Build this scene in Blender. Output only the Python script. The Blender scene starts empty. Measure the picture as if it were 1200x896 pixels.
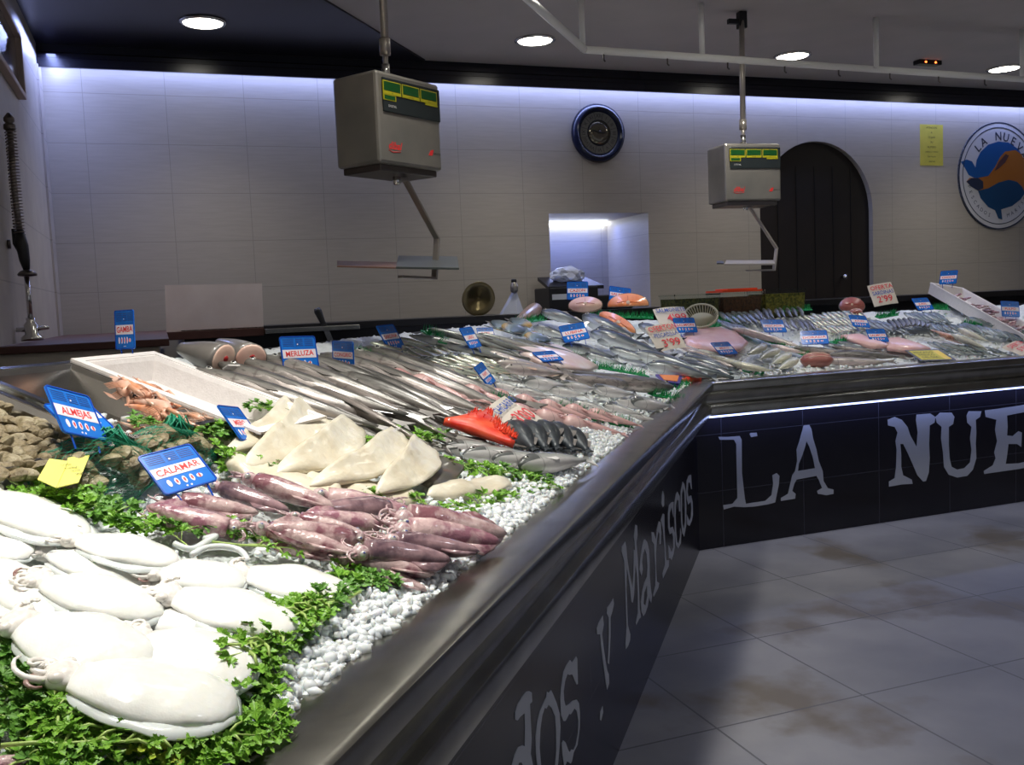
import bpy, bmesh, math, random
import numpy as np
from mathutils import Vector, Matrix
from mathutils.geometry import tessellate_polygon
random.seed(7)
R = math.radians
sc = bpy.context.scene
COL = sc.collection

# ------------------------------------------------------------------ camera
F, CAMH = 1100.0, 1.5
YAW, PIT, ROL = R(20.2), R(4.86), R(-2.47)
cf = np.array([math.sin(YAW)*math.cos(PIT), math.cos(YAW)*math.cos(PIT), -math.sin(PIT)])
cr = np.cross(cf, [0, 0, 1.]); cr /= np.linalg.norm(cr); cu = np.cross(cr, cf)
cr, cu = math.cos(ROL)*cr+math.sin(ROL)*cu, -math.sin(ROL)*cr+math.cos(ROL)*cu
O = np.array([0, 0, CAMH])
cam = bpy.data.cameras.new('camera'); co = bpy.data.objects.new('camera', cam); COL.objects.link(co)
cam.sensor_width = 36; cam.lens = F/1200*36; cam.clip_start = 0.02
co.matrix_world = Matrix(((cr[0], cu[0], -cf[0], 0), (cr[1], cu[1], -cf[1], 0), (cr[2], cu[2], -cf[2], CAMH), (0, 0, 0, 1)))
sc.camera = co

# ------------------------------------------------------------------ light and exposure
sc.view_settings.view_transform = 'Standard'; sc.view_settings.look = 'None'
sc.view_settings.gamma = 1; sc.view_settings.use_curve_mapping = False
sc.view_settings.exposure = 0.0
w = bpy.data.worlds.new('world'); sc.world = w; w.use_nodes = True
w.node_tree.nodes['Background'].inputs[0].default_value = (0.74, 0.78, .92, 1)
w.node_tree.nodes['Background'].inputs[1].default_value = 0.24
CZ = 3.2          # ceiling height
WY = 6.7          # back wall
LX = -0.606       # left wall
def spot(name, loc, watt, ang, col=(1, .95, .86), blend=.8, rad=.1, aim=None):
    l = bpy.data.lights.new(name, 'SPOT'); l.energy = watt; l.spot_size = R(ang); l.spot_blend = blend
    l.shadow_soft_size = rad; l.color = col
    o = bpy.data.objects.new(name, l); COL.objects.link(o); o.location = loc
    if aim: o.rotation_euler = (Vector(aim)-Vector(loc)).to_track_quat('-Z', 'Y').to_euler()
    return o
def area(name, loc, sx, sy, watt, col, rot=(0, 0, 0)):
    l = bpy.data.lights.new(name, 'AREA'); l.shape = 'RECTANGLE'; l.size = sx; l.size_y = sy; l.energy = watt; l.color = col
    o = bpy.data.objects.new(name, l); COL.objects.link(o); o.location = loc; o.rotation_euler = rot
    return o
# lamps over the fish displays (their fixtures are built with the ceiling)
DISPLAY_LAMPS = [((-.15, 1.35, CZ-.03), 165), ((.45, 2.05, CZ-.03), 130), ((1.05, 3.0, CZ-.03), 88), ((1.75, 4.05, CZ-.03), 92),
                 ((3.1, 4.2, CZ-.03), 78), ((4.9, 4.15, CZ-.03), 55), ((6.9, 4.3, CZ-.03), 40)]
FLOOR_FILL_LAMPS = [((2.2, 1.2, CZ-.03), 28), ((4.6, 2.2, CZ-.03), 40), ((6.9, 2.2, CZ-.03), 42), ((3.2, -1.2, CZ-.03), 28)]  # unseen lamps added to even out the light on the customer floor
for i, (p, wt) in enumerate(DISPLAY_LAMPS):
    q_ = np.array([-math.sin(R(52.3)), math.cos(R(52.3)), 0])*.35 *.3 if i < 4 else np.array([0, .9, 0])
    spot('display_spot', p, wt, 82, (1, .97, .9), .9, .10, (p[0]+q_[0], p[1]+q_[1], 1.1))
for i, (p, wt) in enumerate(FLOOR_FILL_LAMPS):
    spot('floor_fill_spot', p, wt, 140, (.80, .86, 1), 1, .12)
DOWN = [(.34, 5.86), (2.42, 5.86), (4.45, 5.86), (6.5, 5.86)]
for x, y in DOWN:
    spot('downlight_spot', (x, y, CZ-.04), 36, 120, (1, .95, .85), 1, .1)
BLUE = (.36, .45, 1.0)
area('cove_glow', (4.5, WY-.07, 3.15), 10.1, .04, 42, BLUE, (R(-12), 0, 0))
area('left_corner_glow', (LX+.08, 6.2, 3.13), .05, .9, 7, BLUE)  # blue light added to brighten the left corner, no strip built there
area('niche_glow', (3.22, WY+.55, 2.13), .8, .05, 4.2, (.20, .30, 1.0))
area('counter_strip_glow', (5.6, 4.66, .785), 5.4, .02, 5, (.35, .45, 1.0), (R(20), 0, 0))

# ------------------------------------------------------------------ picture to place helpers
def ray(x, y): return (x-600)/F*cr-(y-448)/F*cu+cf
def at_z(x, y, z): d = ray(x, y); return O+d*(z-CAMH)/d[2]
def at_y(x, y, Y): d = ray(x, y); return O+d*Y/d[1]
def at_p(x, y, P0, n): d = ray(x, y); return O+d*((np.array(P0)-O)@n)/(d@n)
def at_d(x, y, dep): return O+ray(x, y)*dep
K = np.array([2.866, 4.716, 0.])
TH = R(52.3); CD = np.array([math.cos(TH), math.sin(TH), 0]); ND = np.array([-math.sin(TH), math.cos(TH), 0])
NY = np.array([0, 1., 0]); SL = .347
def surf_z(p, off=0): return 1+off+SL*(max((p-K)@ND, p[1]-K[1])-.08)
def nrm(i):
    n = ND if i == 0 else NY
    return Vector((-SL*n[0], -SL*n[1], 1)).normalized()
def S(x, y, off=0.):
    d = ray(x, y); out = []
    for i, n in enumerate((ND, NY)):
        A = np.array([-SL*n[0], -SL*n[1], 1.]); t = (1+off-SL*(K@n+.08)-A@O)/(A@d)
        P = O+t*d; a, b = (P-K)@ND, (P-K)[1]
        if t > 0 and ((i == 0 and a >= b) or (i == 1 and b >= a)): out.append((P, i))
    if not out: raise ValueError(('no surface', x, y))
    return Vector(out[0][0]), nrm(out[0][1])

# ------------------------------------------------------------------ materials
M = {}
def mat(name, col, rough=.5, metal=0., var=0., vscale=20., col2=None, bump=0., bscale=60., spec=.5, trans=0., emit=None, estr=0., sss=0., alpha=1., ior=1.45, coat=0., contrast=(.35, .65)):
    m = bpy.data.materials.new(name); m.use_nodes = True; nt = m.node_tree; b = nt.nodes['Principled BSDF']
    b.inputs['Base Color'].default_value = (*col, 1); b.inputs['Roughness'].default_value = rough
    b.inputs['Metallic'].default_value = metal; b.inputs['Specular IOR Level'].default_value = spec
    b.inputs['Transmission Weight'].default_value = trans; b.inputs['Alpha'].default_value = alpha
    b.inputs['IOR'].default_value = ior; b.inputs['Coat Weight'].default_value = coat; b.inputs['Coat Roughness'].default_value = .08
    if sss: b.inputs['Subsurface Weight'].default_value = sss; b.inputs['Subsurface Radius'].default_value = (.02, .015, .01); b.inputs['Subsurface Scale'].default_value = .5
    if emit: b.inputs['Emission Color'].default_value = (*emit, 1); b.inputs['Emission Strength'].default_value = estr
    tc = nt.nodes.new('ShaderNodeTexCoord')
    if col2:
        n = nt.nodes.new('ShaderNodeTexNoise'); n.inputs['Scale'].default_value = vscale; n.inputs['Detail'].default_value = 5
        nt.links.new(tc.outputs['Object'], n.inputs['Vector'])
        r = nt.nodes.new('ShaderNodeValToRGB'); r.color_ramp.elements[0].position, r.color_ramp.elements[1].position = contrast
        r.color_ramp.elements[0].color = (*col, 1); r.color_ramp.elements[1].color = (*col2, 1)
        nt.links.new(n.outputs[0], r.inputs[0]); nt.links.new(r.outputs[0], b.inputs['Base Color'])
    if bump:
        n = nt.nodes.new('ShaderNodeTexNoise'); n.inputs['Scale'].default_value = bscale; n.inputs['Detail'].default_value = 4
        nt.links.new(tc.outputs['Object'], n.inputs['Vector'])
        bp = nt.nodes.new('ShaderNodeBump'); bp.inputs['Strength'].default_value = bump; bp.inputs['Distance'].default_value = .01
        nt.links.new(n.outputs[0], bp.inputs['Height']); nt.links.new(bp.outputs[0], b.inputs['Normal'])
    M[name] = m
    return m
def math_node(nt, op, a, b=None):
    n = nt.nodes.new('ShaderNodeMath'); n.operation = op
    for i, v in enumerate((a, b)):
        if v is None: continue
        if isinstance(v, (int, float)): n.inputs[i].default_value = v
        else: nt.links.new(v, n.inputs[i])
    return n.outputs[0]
def tile_mat(name, col, grout, axes, sizes, origin, width, rough=.4, col2=None, vscale=3., stretch=None, spec=.5, stain=None, bump=.3):
    """tiles from world-sized object coordinates: axes is two of 0,1,2"""
    m = mat(name, col, rough, spec=spec); nt = m.node_tree; b = nt.nodes['Principled BSDF']
    tc = nt.nodes.new('ShaderNodeTexCoord'); sp = nt.nodes.new('ShaderNodeSeparateXYZ'); nt.links.new(tc.outputs['Object'], sp.inputs[0])
    masks = []
    for a, s, o in zip(axes, sizes, origin):
        v = math_node(nt, 'SUBTRACT', sp.outputs[a], o); v = math_node(nt, 'DIVIDE', v, s); v = math_node(nt, 'FRACT', v)
        v = math_node(nt, 'SUBTRACT', v, .5); v = math_node(nt, 'ABSOLUTE', v); masks.append(math_node(nt, 'GREATER_THAN', v, .5-width/s/2))
    g = math_node(nt, 'MAXIMUM', masks[0], masks[1])
    base = nt.nodes.new('ShaderNodeRGB'); base.outputs[0].default_value = (*col, 1); src = base.outputs[0]
    if col2:
        mp = nt.nodes.new('ShaderNodeMapping'); nt.links.new(tc.outputs['Object'], mp.inputs[0])
        if stretch: mp.inputs['Scale'].default_value = stretch
        n = nt.nodes.new('ShaderNodeTexNoise'); n.inputs['Scale'].default_value = vscale; n.inputs['Detail'].default_value = 6; nt.links.new(mp.outputs[0], n.inputs['Vector'])
        r = nt.nodes.new('ShaderNodeValToRGB'); r.color_ramp.elements[0].position = .35; r.color_ramp.elements[1].position = .65
        r.color_ramp.elements[0].color = (*col, 1); r.color_ramp.elements[1].color = (*col2, 1); nt.links.new(n.outputs[0], r.inputs[0]); src = r.outputs[0]
    if stain:
        n = nt.nodes.new('ShaderNodeTexNoise'); n.inputs['Scale'].default_value = stain[1]; n.inputs['Detail'].default_value = 7; nt.links.new(tc.outputs['Object'], n.inputs['Vector'])
        r = nt.nodes.new('ShaderNodeValToRGB'); r.color_ramp.elements[0].position = stain[2]; r.color_ramp.elements[1].position = stain[2]+.1; nt.links.new(n.outputs[0], r.inputs[0])
        mx = nt.nodes.new('ShaderNodeMixRGB'); nt.links.new(r.outputs[0], mx.inputs[0]); nt.links.new(src, mx.inputs[1]); mx.inputs[2].default_value = (*stain[0], 1); src = mx.outputs[0]
    mx = nt.nodes.new('ShaderNodeMixRGB'); nt.links.new(g, mx.inputs[0]); nt.links.new(src, mx.inputs[1]); mx.inputs[2].default_value = (*grout, 1)
    nt.links.new(mx.outputs[0], b.inputs['Base Color'])
    if bump:
        bp = nt.nodes.new('ShaderNodeBump'); bp.inputs['Strength'].default_value = bump; bp.inputs['Distance'].default_value = .002; bp.invert = True
        nt.links.new(g, bp.inputs['Height']); nt.links.new(bp.outputs[0], b.inputs['Normal'])
    return m
tile_mat('wall_tile', (.44, .40, .34), (.33, .30, .26), (0, 2), (.5, .318), (.12, 2.0), .004, .45, (.47, .43, .37), 6, (1, 1, 12))
tile_mat('side_wall_tile', (.44, .40, .36), (.34, .31, .28), (1, 2), (.5, .318), (.2, 2.0), .006, .45, (.50, .46, .41), 6)
tile_mat('floor_tile', (.20, .20, .22), (.11, .11, .12), (0, 1), (.626, .66), (1.702, 2.72), .008, .38, (.30, .295, .31), 1.7, stain=((.17, .145, .115), 1.6, .56))
tile_mat('panel_tile', (.010, .009, .014), (.05, .05, .065), (0, 2), (.577, .34), (3.032, .0), .004, .16, bump=.2)
tile_mat('panel_tile_skew', (.010, .009, .014), (.05, .05, .065), (0, 2), (.577, .34), (0, 0), .004, .22, bump=.2, spec=.2)
mat('steel', (.40, .39, .35), .24, 1, col2=(.30, .295, .26), vscale=9, bump=.05, bscale=25)
mat('bright_steel', (.62, .60, .57), .22, 1, col2=(.5, .49, .47), vscale=9)
mat('brushed_steel', (.86, .75, .72), .35, .1, col2=(.93, .83, .80), vscale=6, bump=.1, bscale=14)  # display light reflected by the steel sheet is put into this pale pink colour
mat('scale_steel', (.36, .33, .29), .33, .6, col2=(.27, .26, .235), vscale=5)
mat('pan_dark', (.07, .08, .075), .35, .3)
mat('pan_reflection', (.20, .11, .08), .4, .3)  # brown reflection in the steel pan, painted as its colour
mat('arm_steel', (.42, .38, .34), .3, .6)
mat('chrome', (.7, .68, .65), .12, 1)
mat('dark_chrome', (.16, .14, .13), .3, 1)
mat('grey_ceiling', (.50, .46, .45), .85, col2=(.46, .43, .42), vscale=3)
mat('dark_ceiling', (.012, .011, .018), .35)
mat('crown', (.010, .010, .017), .25)
mat('white_pipe', (.90, .89, .86), .4)
mat('white_plastic', (.78, .76, .74), .4)
mat('black_plastic', (.012, .012, .014), .35)
mat('black_laminate', (.012, .011, .012), .3)
mat('door_wood', (.014, .010, .008), .6, col2=(.02, .014, .011), vscale=3)
mat('brown_board', (.11, .045, .035), .5, col2=(.085, .035, .028), vscale=8)
mat('cream_board', (.55, .50, .42), .6)
mat('letter_grey', (.42, .44, .50), .5)
mat('lamp_glow', (1, 1, 1), emit=(1, .96, .85), estr=14)
mat('led_strip', (1, 1, 1), emit=(.55, .65, 1), estr=6)
mat('led_blue', (1, 1, 1), emit=(.42, .52, 1), estr=2.6)
mat('niche_led', (1, 1, 1), emit=(.75, .83, 1), estr=9)
mat('red_led', (1, .2, .05), emit=(1, .16, .03), estr=5)
mat('window_frame', (.5, .40, .33), .5)
mat('glass', (.9, .95, .95), .03, trans=1, spec=.5, ior=1.3)
mat('pane', (.16, .13, .13), .15)
mat('ice', (.86, .90, .90), .12, col2=(.95, .97, .97), vscale=30, sss=.35, coat=.5, trans=.06, bump=.15, bscale=90, ior=1.31)
mat('ice_bed', (.74, .79, .79), .3, col2=(.86, .90, .90), vscale=45, bump=.8, bscale=70)
mat('cuttle_white', (.93, .93, .89), .24, col2=(.88, .88, .82), vscale=5, sss=.1, bump=.25, bscale=6, coat=.4)
mat('cuttle_fin', (.72, .76, .74), .18, sss=.15, coat=.4)
mat('cuttle_arm', (.90, .88, .83), .25, col2=(.80, .74, .68), vscale=30, coat=.3)
mat('cuttle_dark', (.20, .09, .08), .3, col2=(.45, .30, .27), vscale=40)
mat('squid_skin', (.23, .095, .115), .16, col2=(.56, .41, .395), vscale=7, contrast=(.42, .60), bump=.3, bscale=20, coat=.6)
mat('squid_dark', (.10, .058, .075), .16, col2=(.35, .22, .235), vscale=8, bump=.15, bscale=20, coat=.6)
mat('squid_pale', (.60, .43, .42), .18, col2=(.30, .13, .17), vscale=8, contrast=(.42, .60), bump=.3, bscale=20, coat=.6)
mat('squid_arm', (.62, .50, .49), .25, col2=(.36, .20, .22), vscale=40, coat=.4)
mat('eye_silver', (.55, .55, .50), .15, metal=.3)
mat('eye_black', (.006, .006, .008), .08)
mat('eye_blue', (.10, .11, .28), .1)
mat('skate_white', (.80, .70, .66), .35, col2=(.72, .52, .48), vscale=10, coat=.3, bump=.3, bscale=20)
mat('fillet_cream', (.76, .72, .60), .35, col2=(.64, .57, .43), vscale=14, bump=.6, bscale=22, sss=.1, coat=.25)
mat('fillet_skin', (.13, .115, .085), .3, col2=(.07, .065, .05), vscale=14, coat=.4)
mat('parsley_leaf', (.24, .46, .05), .4, col2=(.13, .32, .03), vscale=24, spec=.4)
mat('parsley_leaf_dark', (.08, .22, .03), .45, col2=(.14, .32, .04), vscale=24)
mat('parsley_leaf_yellow', (.5, .54, .06), .45, col2=(.30, .46, .05), vscale=24)
mat('parsley_stem', (.38, .52, .14), .4)
mat('grass_green', (.006, .26, .07), .45, col2=(.01, .38, .11), vscale=20)
mat('clam_shell', (.30, .24, .14), .4, col2=(.15, .115, .06), vscale=3.5, bump=.5, bscale=9)
mat('clam_pale', (.42, .36, .24), .4, col2=(.22, .18, .10), vscale=3, bump=.5, bscale=9)
mat('clam_green', (.13, .12, .06), .35, col2=(.30, .26, .15), vscale=3.2, bump=.4, bscale=9)
mat('net_green', (.01, .22, .12), .4)
mat('styrofoam', (.80, .76, .74), .7, col2=(.75, .71, .69), vscale=60, bump=.15, bscale=200)
mat('prawn', (.70, .27, .13), .3, col2=(.80, .46, .33), vscale=5, coat=.4)
mat('prawn_pale', (.76, .52, .42), .3, col2=(.62, .30, .18), vscale=5, coat=.4)
mat('prawn_brown', (.36, .20, .12), .3, col2=(.60, .38, .28), vscale=5, coat=.4)
mat('tag_blue', (.012, .13, .52), .2, col2=(.018, .19, .68), vscale=18, contrast=(.3, .7))
mat('tag_rim', (.01, .07, .42), .2)
mat('tag_white', (.80, .74, .78), .4)
mat('tag_red', (.72, .03, .03), .5)
mat('tag_text', (.01, .03, .16), .5)
mat('paper', (.72, .66, .58), .7, col2=(.67, .61, .53), vscale=14)
mat('ink_blue', (.04, .10, .42), .6)
mat('ink_red', (.72, .05, .07), .6)
mat('ink_black', (.02, .02, .02), .6)
mat('yellow_paper', (.66, .58, .08), .6, col2=(.58, .52, .07), vscale=10)
mat('label_yellow', (.80, .76, .18), .4)
mat('yellow_bright', (.85, .62, .01), .4)
mat('salmon', (.86, .22, .06), .35, col2=(.92, .38, .17), vscale=12, coat=.4)
mat('pink_flesh', (.72, .40, .32), .35, col2=(.80, .55, .45), vscale=10, coat=.4)
mat('pale_flesh', (.76, .60, .48), .4, col2=(.68, .42, .33), vscale=6, coat=.3)
mat('rose_fillet', (.74, .40, .38), .35, col2=(.80, .52, .48), vscale=12, bump=.3, bscale=30, coat=.3)
mat('red_meat', (.30, .07, .06), .3, col2=(.45, .17, .14), vscale=6, coat=.4, bump=.4, bscale=9)
mat('blood', (.35, .02, .02), .3)
mat('dark_skin', (.10, .09, .085), .3, col2=(.24, .22, .20), vscale=6, coat=.4)
mat('brown_skin', (.26, .16, .11), .35, col2=(.38, .25, .19), vscale=6, coat=.3)
mat('red_shell', (.75, .03, .015), .3, col2=(.86, .12, .05), vscale=20, coat=.3)
mat('orange_shell', (.85, .25, .04), .3)
mat('purple', (.04, .02, .22), .35)
mat('scale_face', (.022, .028, .030), .25)
mat('lcd_green', (.008, .075, .015), .3)
mat('lcd_yellow', (.42, .38, .01), .5)
mat('clock_navy', (.008, .012, .035), .2)
mat('clock_face', (.16, .16, .15), .3)
mat('clock_centre', (.20, .18, .14), .08, metal=.8)
mat('logo_white', (.62, .62, .64), .45)
mat('logo_blue', (.005, .09, .30), .45)
mat('logo_teal', (.004, .055, .14), .45)
mat('logo_orange', (.42, .14, .012), .45)
mat('logo_ink', (.02, .03, .06), .5)
mat('olive_mix', (.16, .15, .03), .4, col2=(.035, .04, .012), vscale=60, bump=.7, bscale=60)
mat('brown_mix', (.16, .07, .03), .4, col2=(.06, .03, .015), vscale=60, bump=.7, bscale=60)
mat('yellow_mix', (.32, .27, .04), .4, col2=(.07, .08, .015), vscale=50, bump=.7, bscale=50)
mat('orange_lid', (.80, .08, .015), .35)
mat('clear_plastic', (.93, .96, .95), .02, trans=1, ior=1.12)
mat('cream_basket', (.62, .60, .44), .45)
mat('bag_plastic', (.70, .74, .84), .25, trans=.3)
mat('brass_dish', (.20, .16, .08), .3, metal=.9)
mat('spray_black', (.02, .02, .02), .4)
mat('hose_steel', (.30, .26, .23), .3, metal=1)

def fish_mat(name, back, side, belly, H, rough=.22, metal=.25, speck=0., head=None, bands=0., mid=.15, edge=.0):
    m = mat(name, side, rough+.12, metal, coat=.18, bump=.12, bscale=18); nt = m.node_tree; b = nt.nodes['Principled BSDF']
    tc = nt.nodes.new('ShaderNodeTexCoord'); sp = nt.nodes.new('ShaderNodeSeparateXYZ'); nt.links.new(tc.outputs['Object'], sp.inputs[0])
    mp = nt.nodes.new('ShaderNodeMapping'); mp.inputs['Scale'].default_value = (.22, 1, 1); nt.links.new(tc.outputs['Object'], mp.inputs[0])
    no = nt.nodes.new('ShaderNodeTexNoise'); no.inputs['Scale'].default_value = 1.6/H; no.inputs['Detail'].default_value = 5; nt.links.new(mp.outputs[0], no.inputs['Vector'])
    y = math_node(nt, 'DIVIDE', sp.outputs[1], H*2); y = math_node(nt, 'ADD', y, .5)
    nn = math_node(nt, 'SUBTRACT', no.outputs[0], .5); nn = math_node(nt, 'MULTIPLY', nn, .4); y = math_node(nt, 'ADD', y, nn)
    r = nt.nodes.new('ShaderNodeValToRGB'); e = r.color_ramp.elements
    e[0].position = .05; e[0].color = (*belly, 1); e[1].position = .80; e[1].color = (*back, 1)
    a = e.new(.34+edge); a.color = (*side, 1); a = e.new(.56+edge); a.color = tuple(.45*s+.55*q for s, q in zip(side, back))+(1,)
    nt.links.new(y, r.inputs[0]); src = r.outputs[0]
    if bands:
        wv = nt.nodes.new('ShaderNodeTexWave'); wv.inputs['Scale'].default_value = 9; wv.inputs['Distortion'].default_value = 5; nt.links.new(tc.outputs['Object'], wv.inputs['Vector'])
        k = math_node(nt, 'GREATER_THAN', y, .72); k = math_node(nt, 'MULTIPLY', k, wv.outputs['Fac']); k = math_node(nt, 'MULTIPLY', k, bands)
        mx = nt.nodes.new('ShaderNodeMixRGB'); nt.links.new(k, mx.inputs[0]); nt.links.new(src, mx.inputs[1]); mx.inputs[2].default_value = (.02, .03, .03, 1); src = mx.outputs[0]
    if speck:
        n2 = nt.nodes.new('ShaderNodeTexNoise'); n2.inputs['Scale'].default_value = 60; n2.inputs['Detail'].default_value = 3; nt.links.new(mp.outputs[0], n2.inputs['Vector'])
        k = math_node(nt, 'GREATER_THAN', n2.outputs[0], .55); k = math_node(nt, 'MULTIPLY', k, speck)
        mx = nt.nodes.new('ShaderNodeMixRGB'); nt.links.new(k, mx.inputs[0]); nt.links.new(src, mx.inputs[1]); mx.inputs[2].default_value = (*back, 1); src = mx.outputs[0]
    if head:
        k = math_node(nt, 'GREATER_THAN', sp.outputs[0], .30); k = math_node(nt, 'MULTIPLY', k, .85)
        k2 = math_node(nt, 'GREATER_THAN', sp.outputs[1], -H*.3); k = math_node(nt, 'MULTIPLY', k, k2)
        mx = nt.nodes.new('ShaderNodeMixRGB'); nt.links.new(k, mx.inputs[0]); nt.links.new(src, mx.inputs[1]); mx.inputs[2].default_value = (*head, 1); src = mx.outputs[0]
    # dark gill line
    k = math_node(nt, 'SUBTRACT', sp.outputs[0], .285); k2 = math_node(nt, 'MULTIPLY', sp.outputs[1], sp.outputs[1]); k2 = math_node(nt, 'MULTIPLY', k2, .22/(H*1.2)); k = math_node(nt, 'ADD', k, k2)
    k = math_node(nt, 'ABSOLUTE', k); k = math_node(nt, 'LESS_THAN', k, .006); k = math_node(nt, 'MULTIPLY', k, .35)
    mx = nt.nodes.new('ShaderNodeMixRGB'); nt.links.new(k, mx.inputs[0]); nt.links.new(src, mx.inputs[1]); mx.inputs[2].default_value = (.06, .03, .03, 1)
    nt.links.new(mx.outputs[0], b.inputs['Base Color'])
fish_mat('hake_skin', (.045, .044, .040), (.22, .21, .19), (.66, .57, .53), .06, speck=.4)
fish_mat('hake_pink', (.22, .19, .17), (.52, .47, .44), (.76, .62, .60), .06, speck=.2)
fish_mat('sardine_skin', (.015, .03, .028), (.40, .43, .34), (.80, .80, .66), .10, metal=.45)
fish_mat('greyfish_skin', (.045, .055, .052), (.26, .28, .26), (.62, .60, .57), .06, metal=.35, speck=.2)
fish_mat('bass_skin', (.015, .018, .018), (.42, .43, .41), (.90, .84, .82), .12, edge=.10, head=(.05, .055, .055), metal=.05)
fish_mat('bream_skin', (.05, .085, .08), (.20, .27, .25), (.80, .52, .16), .20, metal=.3)
fish_mat('salmon_skin', (.012, .018, .024), (.09, .115, .13), (.82, .85, .84), .11, metal=.3, edge=.06, head=(.07, .08, .085))
fish_mat('mackerel_skin', (.008, .02, .025), (.14, .19, .19), (.68, .68, .62), .085, metal=.45, bands=.8)
fish_mat('pale_skin', (.20, .22, .15), (.58, .58, .46), (.78, .74, .60), .13, metal=.15, speck=.2)
fish_mat('monk_skin', (.54, .27, .25), (.66, .38, .36), (.74, .50, .47), .10, rough=.2, metal=0)
fish_mat('dark_oval_skin', (.018, .024, .030), (.045, .055, .065), (.09, .10, .11), .15, rough=.3, metal=.2)
fish_mat('slate_skin', (.06, .065, .08), (.16, .165, .19), (.42, .42, .43), .075, metal=.3)
fish_mat('bluefish_skin', (.02, .03, .04), (.20, .235, .26), (.62, .64, .66), .075, metal=.4)

# ------------------------------------------------------------------ mesh helpers
class MB:
    def __init__(s): s.v = []; s.f = []; s.m = []; s.cur = 0
    def add(s, vs, fs, mi=None):
        o = len(s.v); s.v += [tuple(v) for v in vs]; s.f += [tuple(i+o for i in f) for f in fs]; s.m += [s.cur if mi is None else mi]*len(fs)
    def box(s, c, d, rot=None, mi=None):
        vs = [Vector((x*d[0]/2, y*d[1]/2, z*d[2]/2)) for x in (-1, 1) for y in (-1, 1) for z in (-1, 1)]
        if rot is not None: vs = [rot @ v for v in vs]
        vs = [v+Vector(c) for v in vs]
        s.add(vs, [(0, 1, 3, 2), (4, 6, 7, 5), (0, 4, 5, 1), (2, 3, 7, 6), (0, 2, 6, 4), (1, 5, 7, 3)], mi)
    def box2(s, a, b, mi=None):
        s.box([(p+q)/2 for p, q in zip(a, b)], [abs(q-p) for p, q in zip(a, b)], None, mi)
    def rings(s, rings, closed=True, caps=True, mi=None):
        m = len(rings[0]); vs = [v for r in rings for v in r]; fs = []
        for i in range(len(rings)-1):
            for j in range(m if closed else m-1):
                k = (j+1) % m; fs.append((i*m+j, i*m+k, (i+1)*m+k, (i+1)*m+j))
        if caps and closed: fs.append(tuple(range(m))[::-1]); fs.append(tuple((len(rings)-1)*m+j for j in range(m)))
        s.add(vs, fs, mi)
    def tube(s, pts, r, m=8, mi=None, caps=True):
        pts = [Vector(p) for p in pts]; rs = r if isinstance(r, (list, tuple)) else [r]*len(pts); out = []
        t0 = (pts[1]-pts[0]).normalized(); up = Vector((0, 0, 1)) if abs(t0.z) < .9 else Vector((1, 0, 0)); a = t0.cross(up).normalized()
        for i, p in enumerate(pts):
            t = (pts[min(i+1, len(pts)-1)]-pts[max(i-1, 0)]).normalized(); a = (a-t*a.dot(t)).normalized(); b = t.cross(a)
            out.append([p+(a*math.cos(2*math.pi*j/m)+b*math.sin(2*math.pi*j/m))*rs[i] for j in range(m)])
        s.rings(out, True, caps, mi)
    def lathe(s, prof, m=24, mi=None, mtx=None, caps=True):
        out = [[Vector((r*math.cos(2*math.pi*j/m), r*math.sin(2*math.pi*j/m), z)) for j in range(m)] for r, z in prof]
        if mtx is not None: out = [[mtx @ v for v in r] for r in out]
        s.rings(out, True, caps, mi)
    def prism(s, pts2, z0, z1, mtx=None, mi=None, hole=None):
        """extrude a 2D outline (with an optional hole) between z0 and z1"""
        loops = [[Vector((p[0], p[1], 0)) for p in pts2]]
        if hole: loops.append([Vector((p[0], p[1], 0)) for p in hole])
        flat = [p for l in loops for p in l]; tris = tessellate_polygon(loops); n = len(flat)
        vs = [Vector((p.x, p.y, z0)) for p in flat]+[Vector((p.x, p.y, z1)) for p in flat]
        if mtx is not None: vs = [mtx @ v for v in vs]
        fs = [tuple(t) for t in tris]+[tuple(i+n for i in t[::-1]) for t in tris]; o = 0
        for l in loops:
            k = len(l); fs += [(o+i, o+(i+1) % k, o+(i+1) % k+n, o+i+n) for i in range(k)]; o += k
        s.add(vs, fs, mi)
    def ellipsoid(s, c, r, m=10, n=7, mi=None, mtx=None):
        out = []
        for i in range(n+1):
            a = math.pi*(i/n)*.98+.03; out.append([Vector((c[0]-r[0]*math.cos(a), c[1]+r[1]*math.sin(a)*math.cos(2*math.pi*j/m), c[2]+r[2]*math.sin(a)*math.sin(2*math.pi*j/m))) for j in range(m)])
        if mtx is not None: out = [[mtx @ v for v in q] for q in out]
        s.rings(out, True, True, mi)
    def mesh(s, name, mats, smooth=True):
        me = bpy.data.meshes.new(name); me.from_pydata(s.v, [], s.f)
        bm = bmesh.new(); bm.from_mesh(me); bmesh.ops.recalc_face_normals(bm, faces=bm.faces); bm.to_mesh(me); bm.free()
        for m in (mats if isinstance(mats, (list, tuple)) else [mats]): me.materials.append(M[m])
        me.polygons.foreach_set('material_index', s.m)
        me.polygons.foreach_set('use_smooth', [smooth]*len(me.polygons)); me.update(); return me
    def build(s, name, mats, parent=None, smooth=False, bevel=0, auto=None):
        o = bpy.data.objects.new(name, s.mesh(name, mats, smooth or auto is not None)); COL.objects.link(o)
        if parent: o.parent = parent
        if bevel:
            b = o.modifiers.new('bevel', 'BEVEL'); b.width = bevel; b.segments = 2; b.limit_method = 'ANGLE'
        if auto is not None:
            o.data.set_sharp_from_angle(angle=R(auto))
        return o
def tag(o, label, cat, group=None):
    o['label'] = label; o['category'] = cat
    if group: o['group'] = group
    return o
def struct(o): o['kind'] = 'structure'; return o
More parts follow.
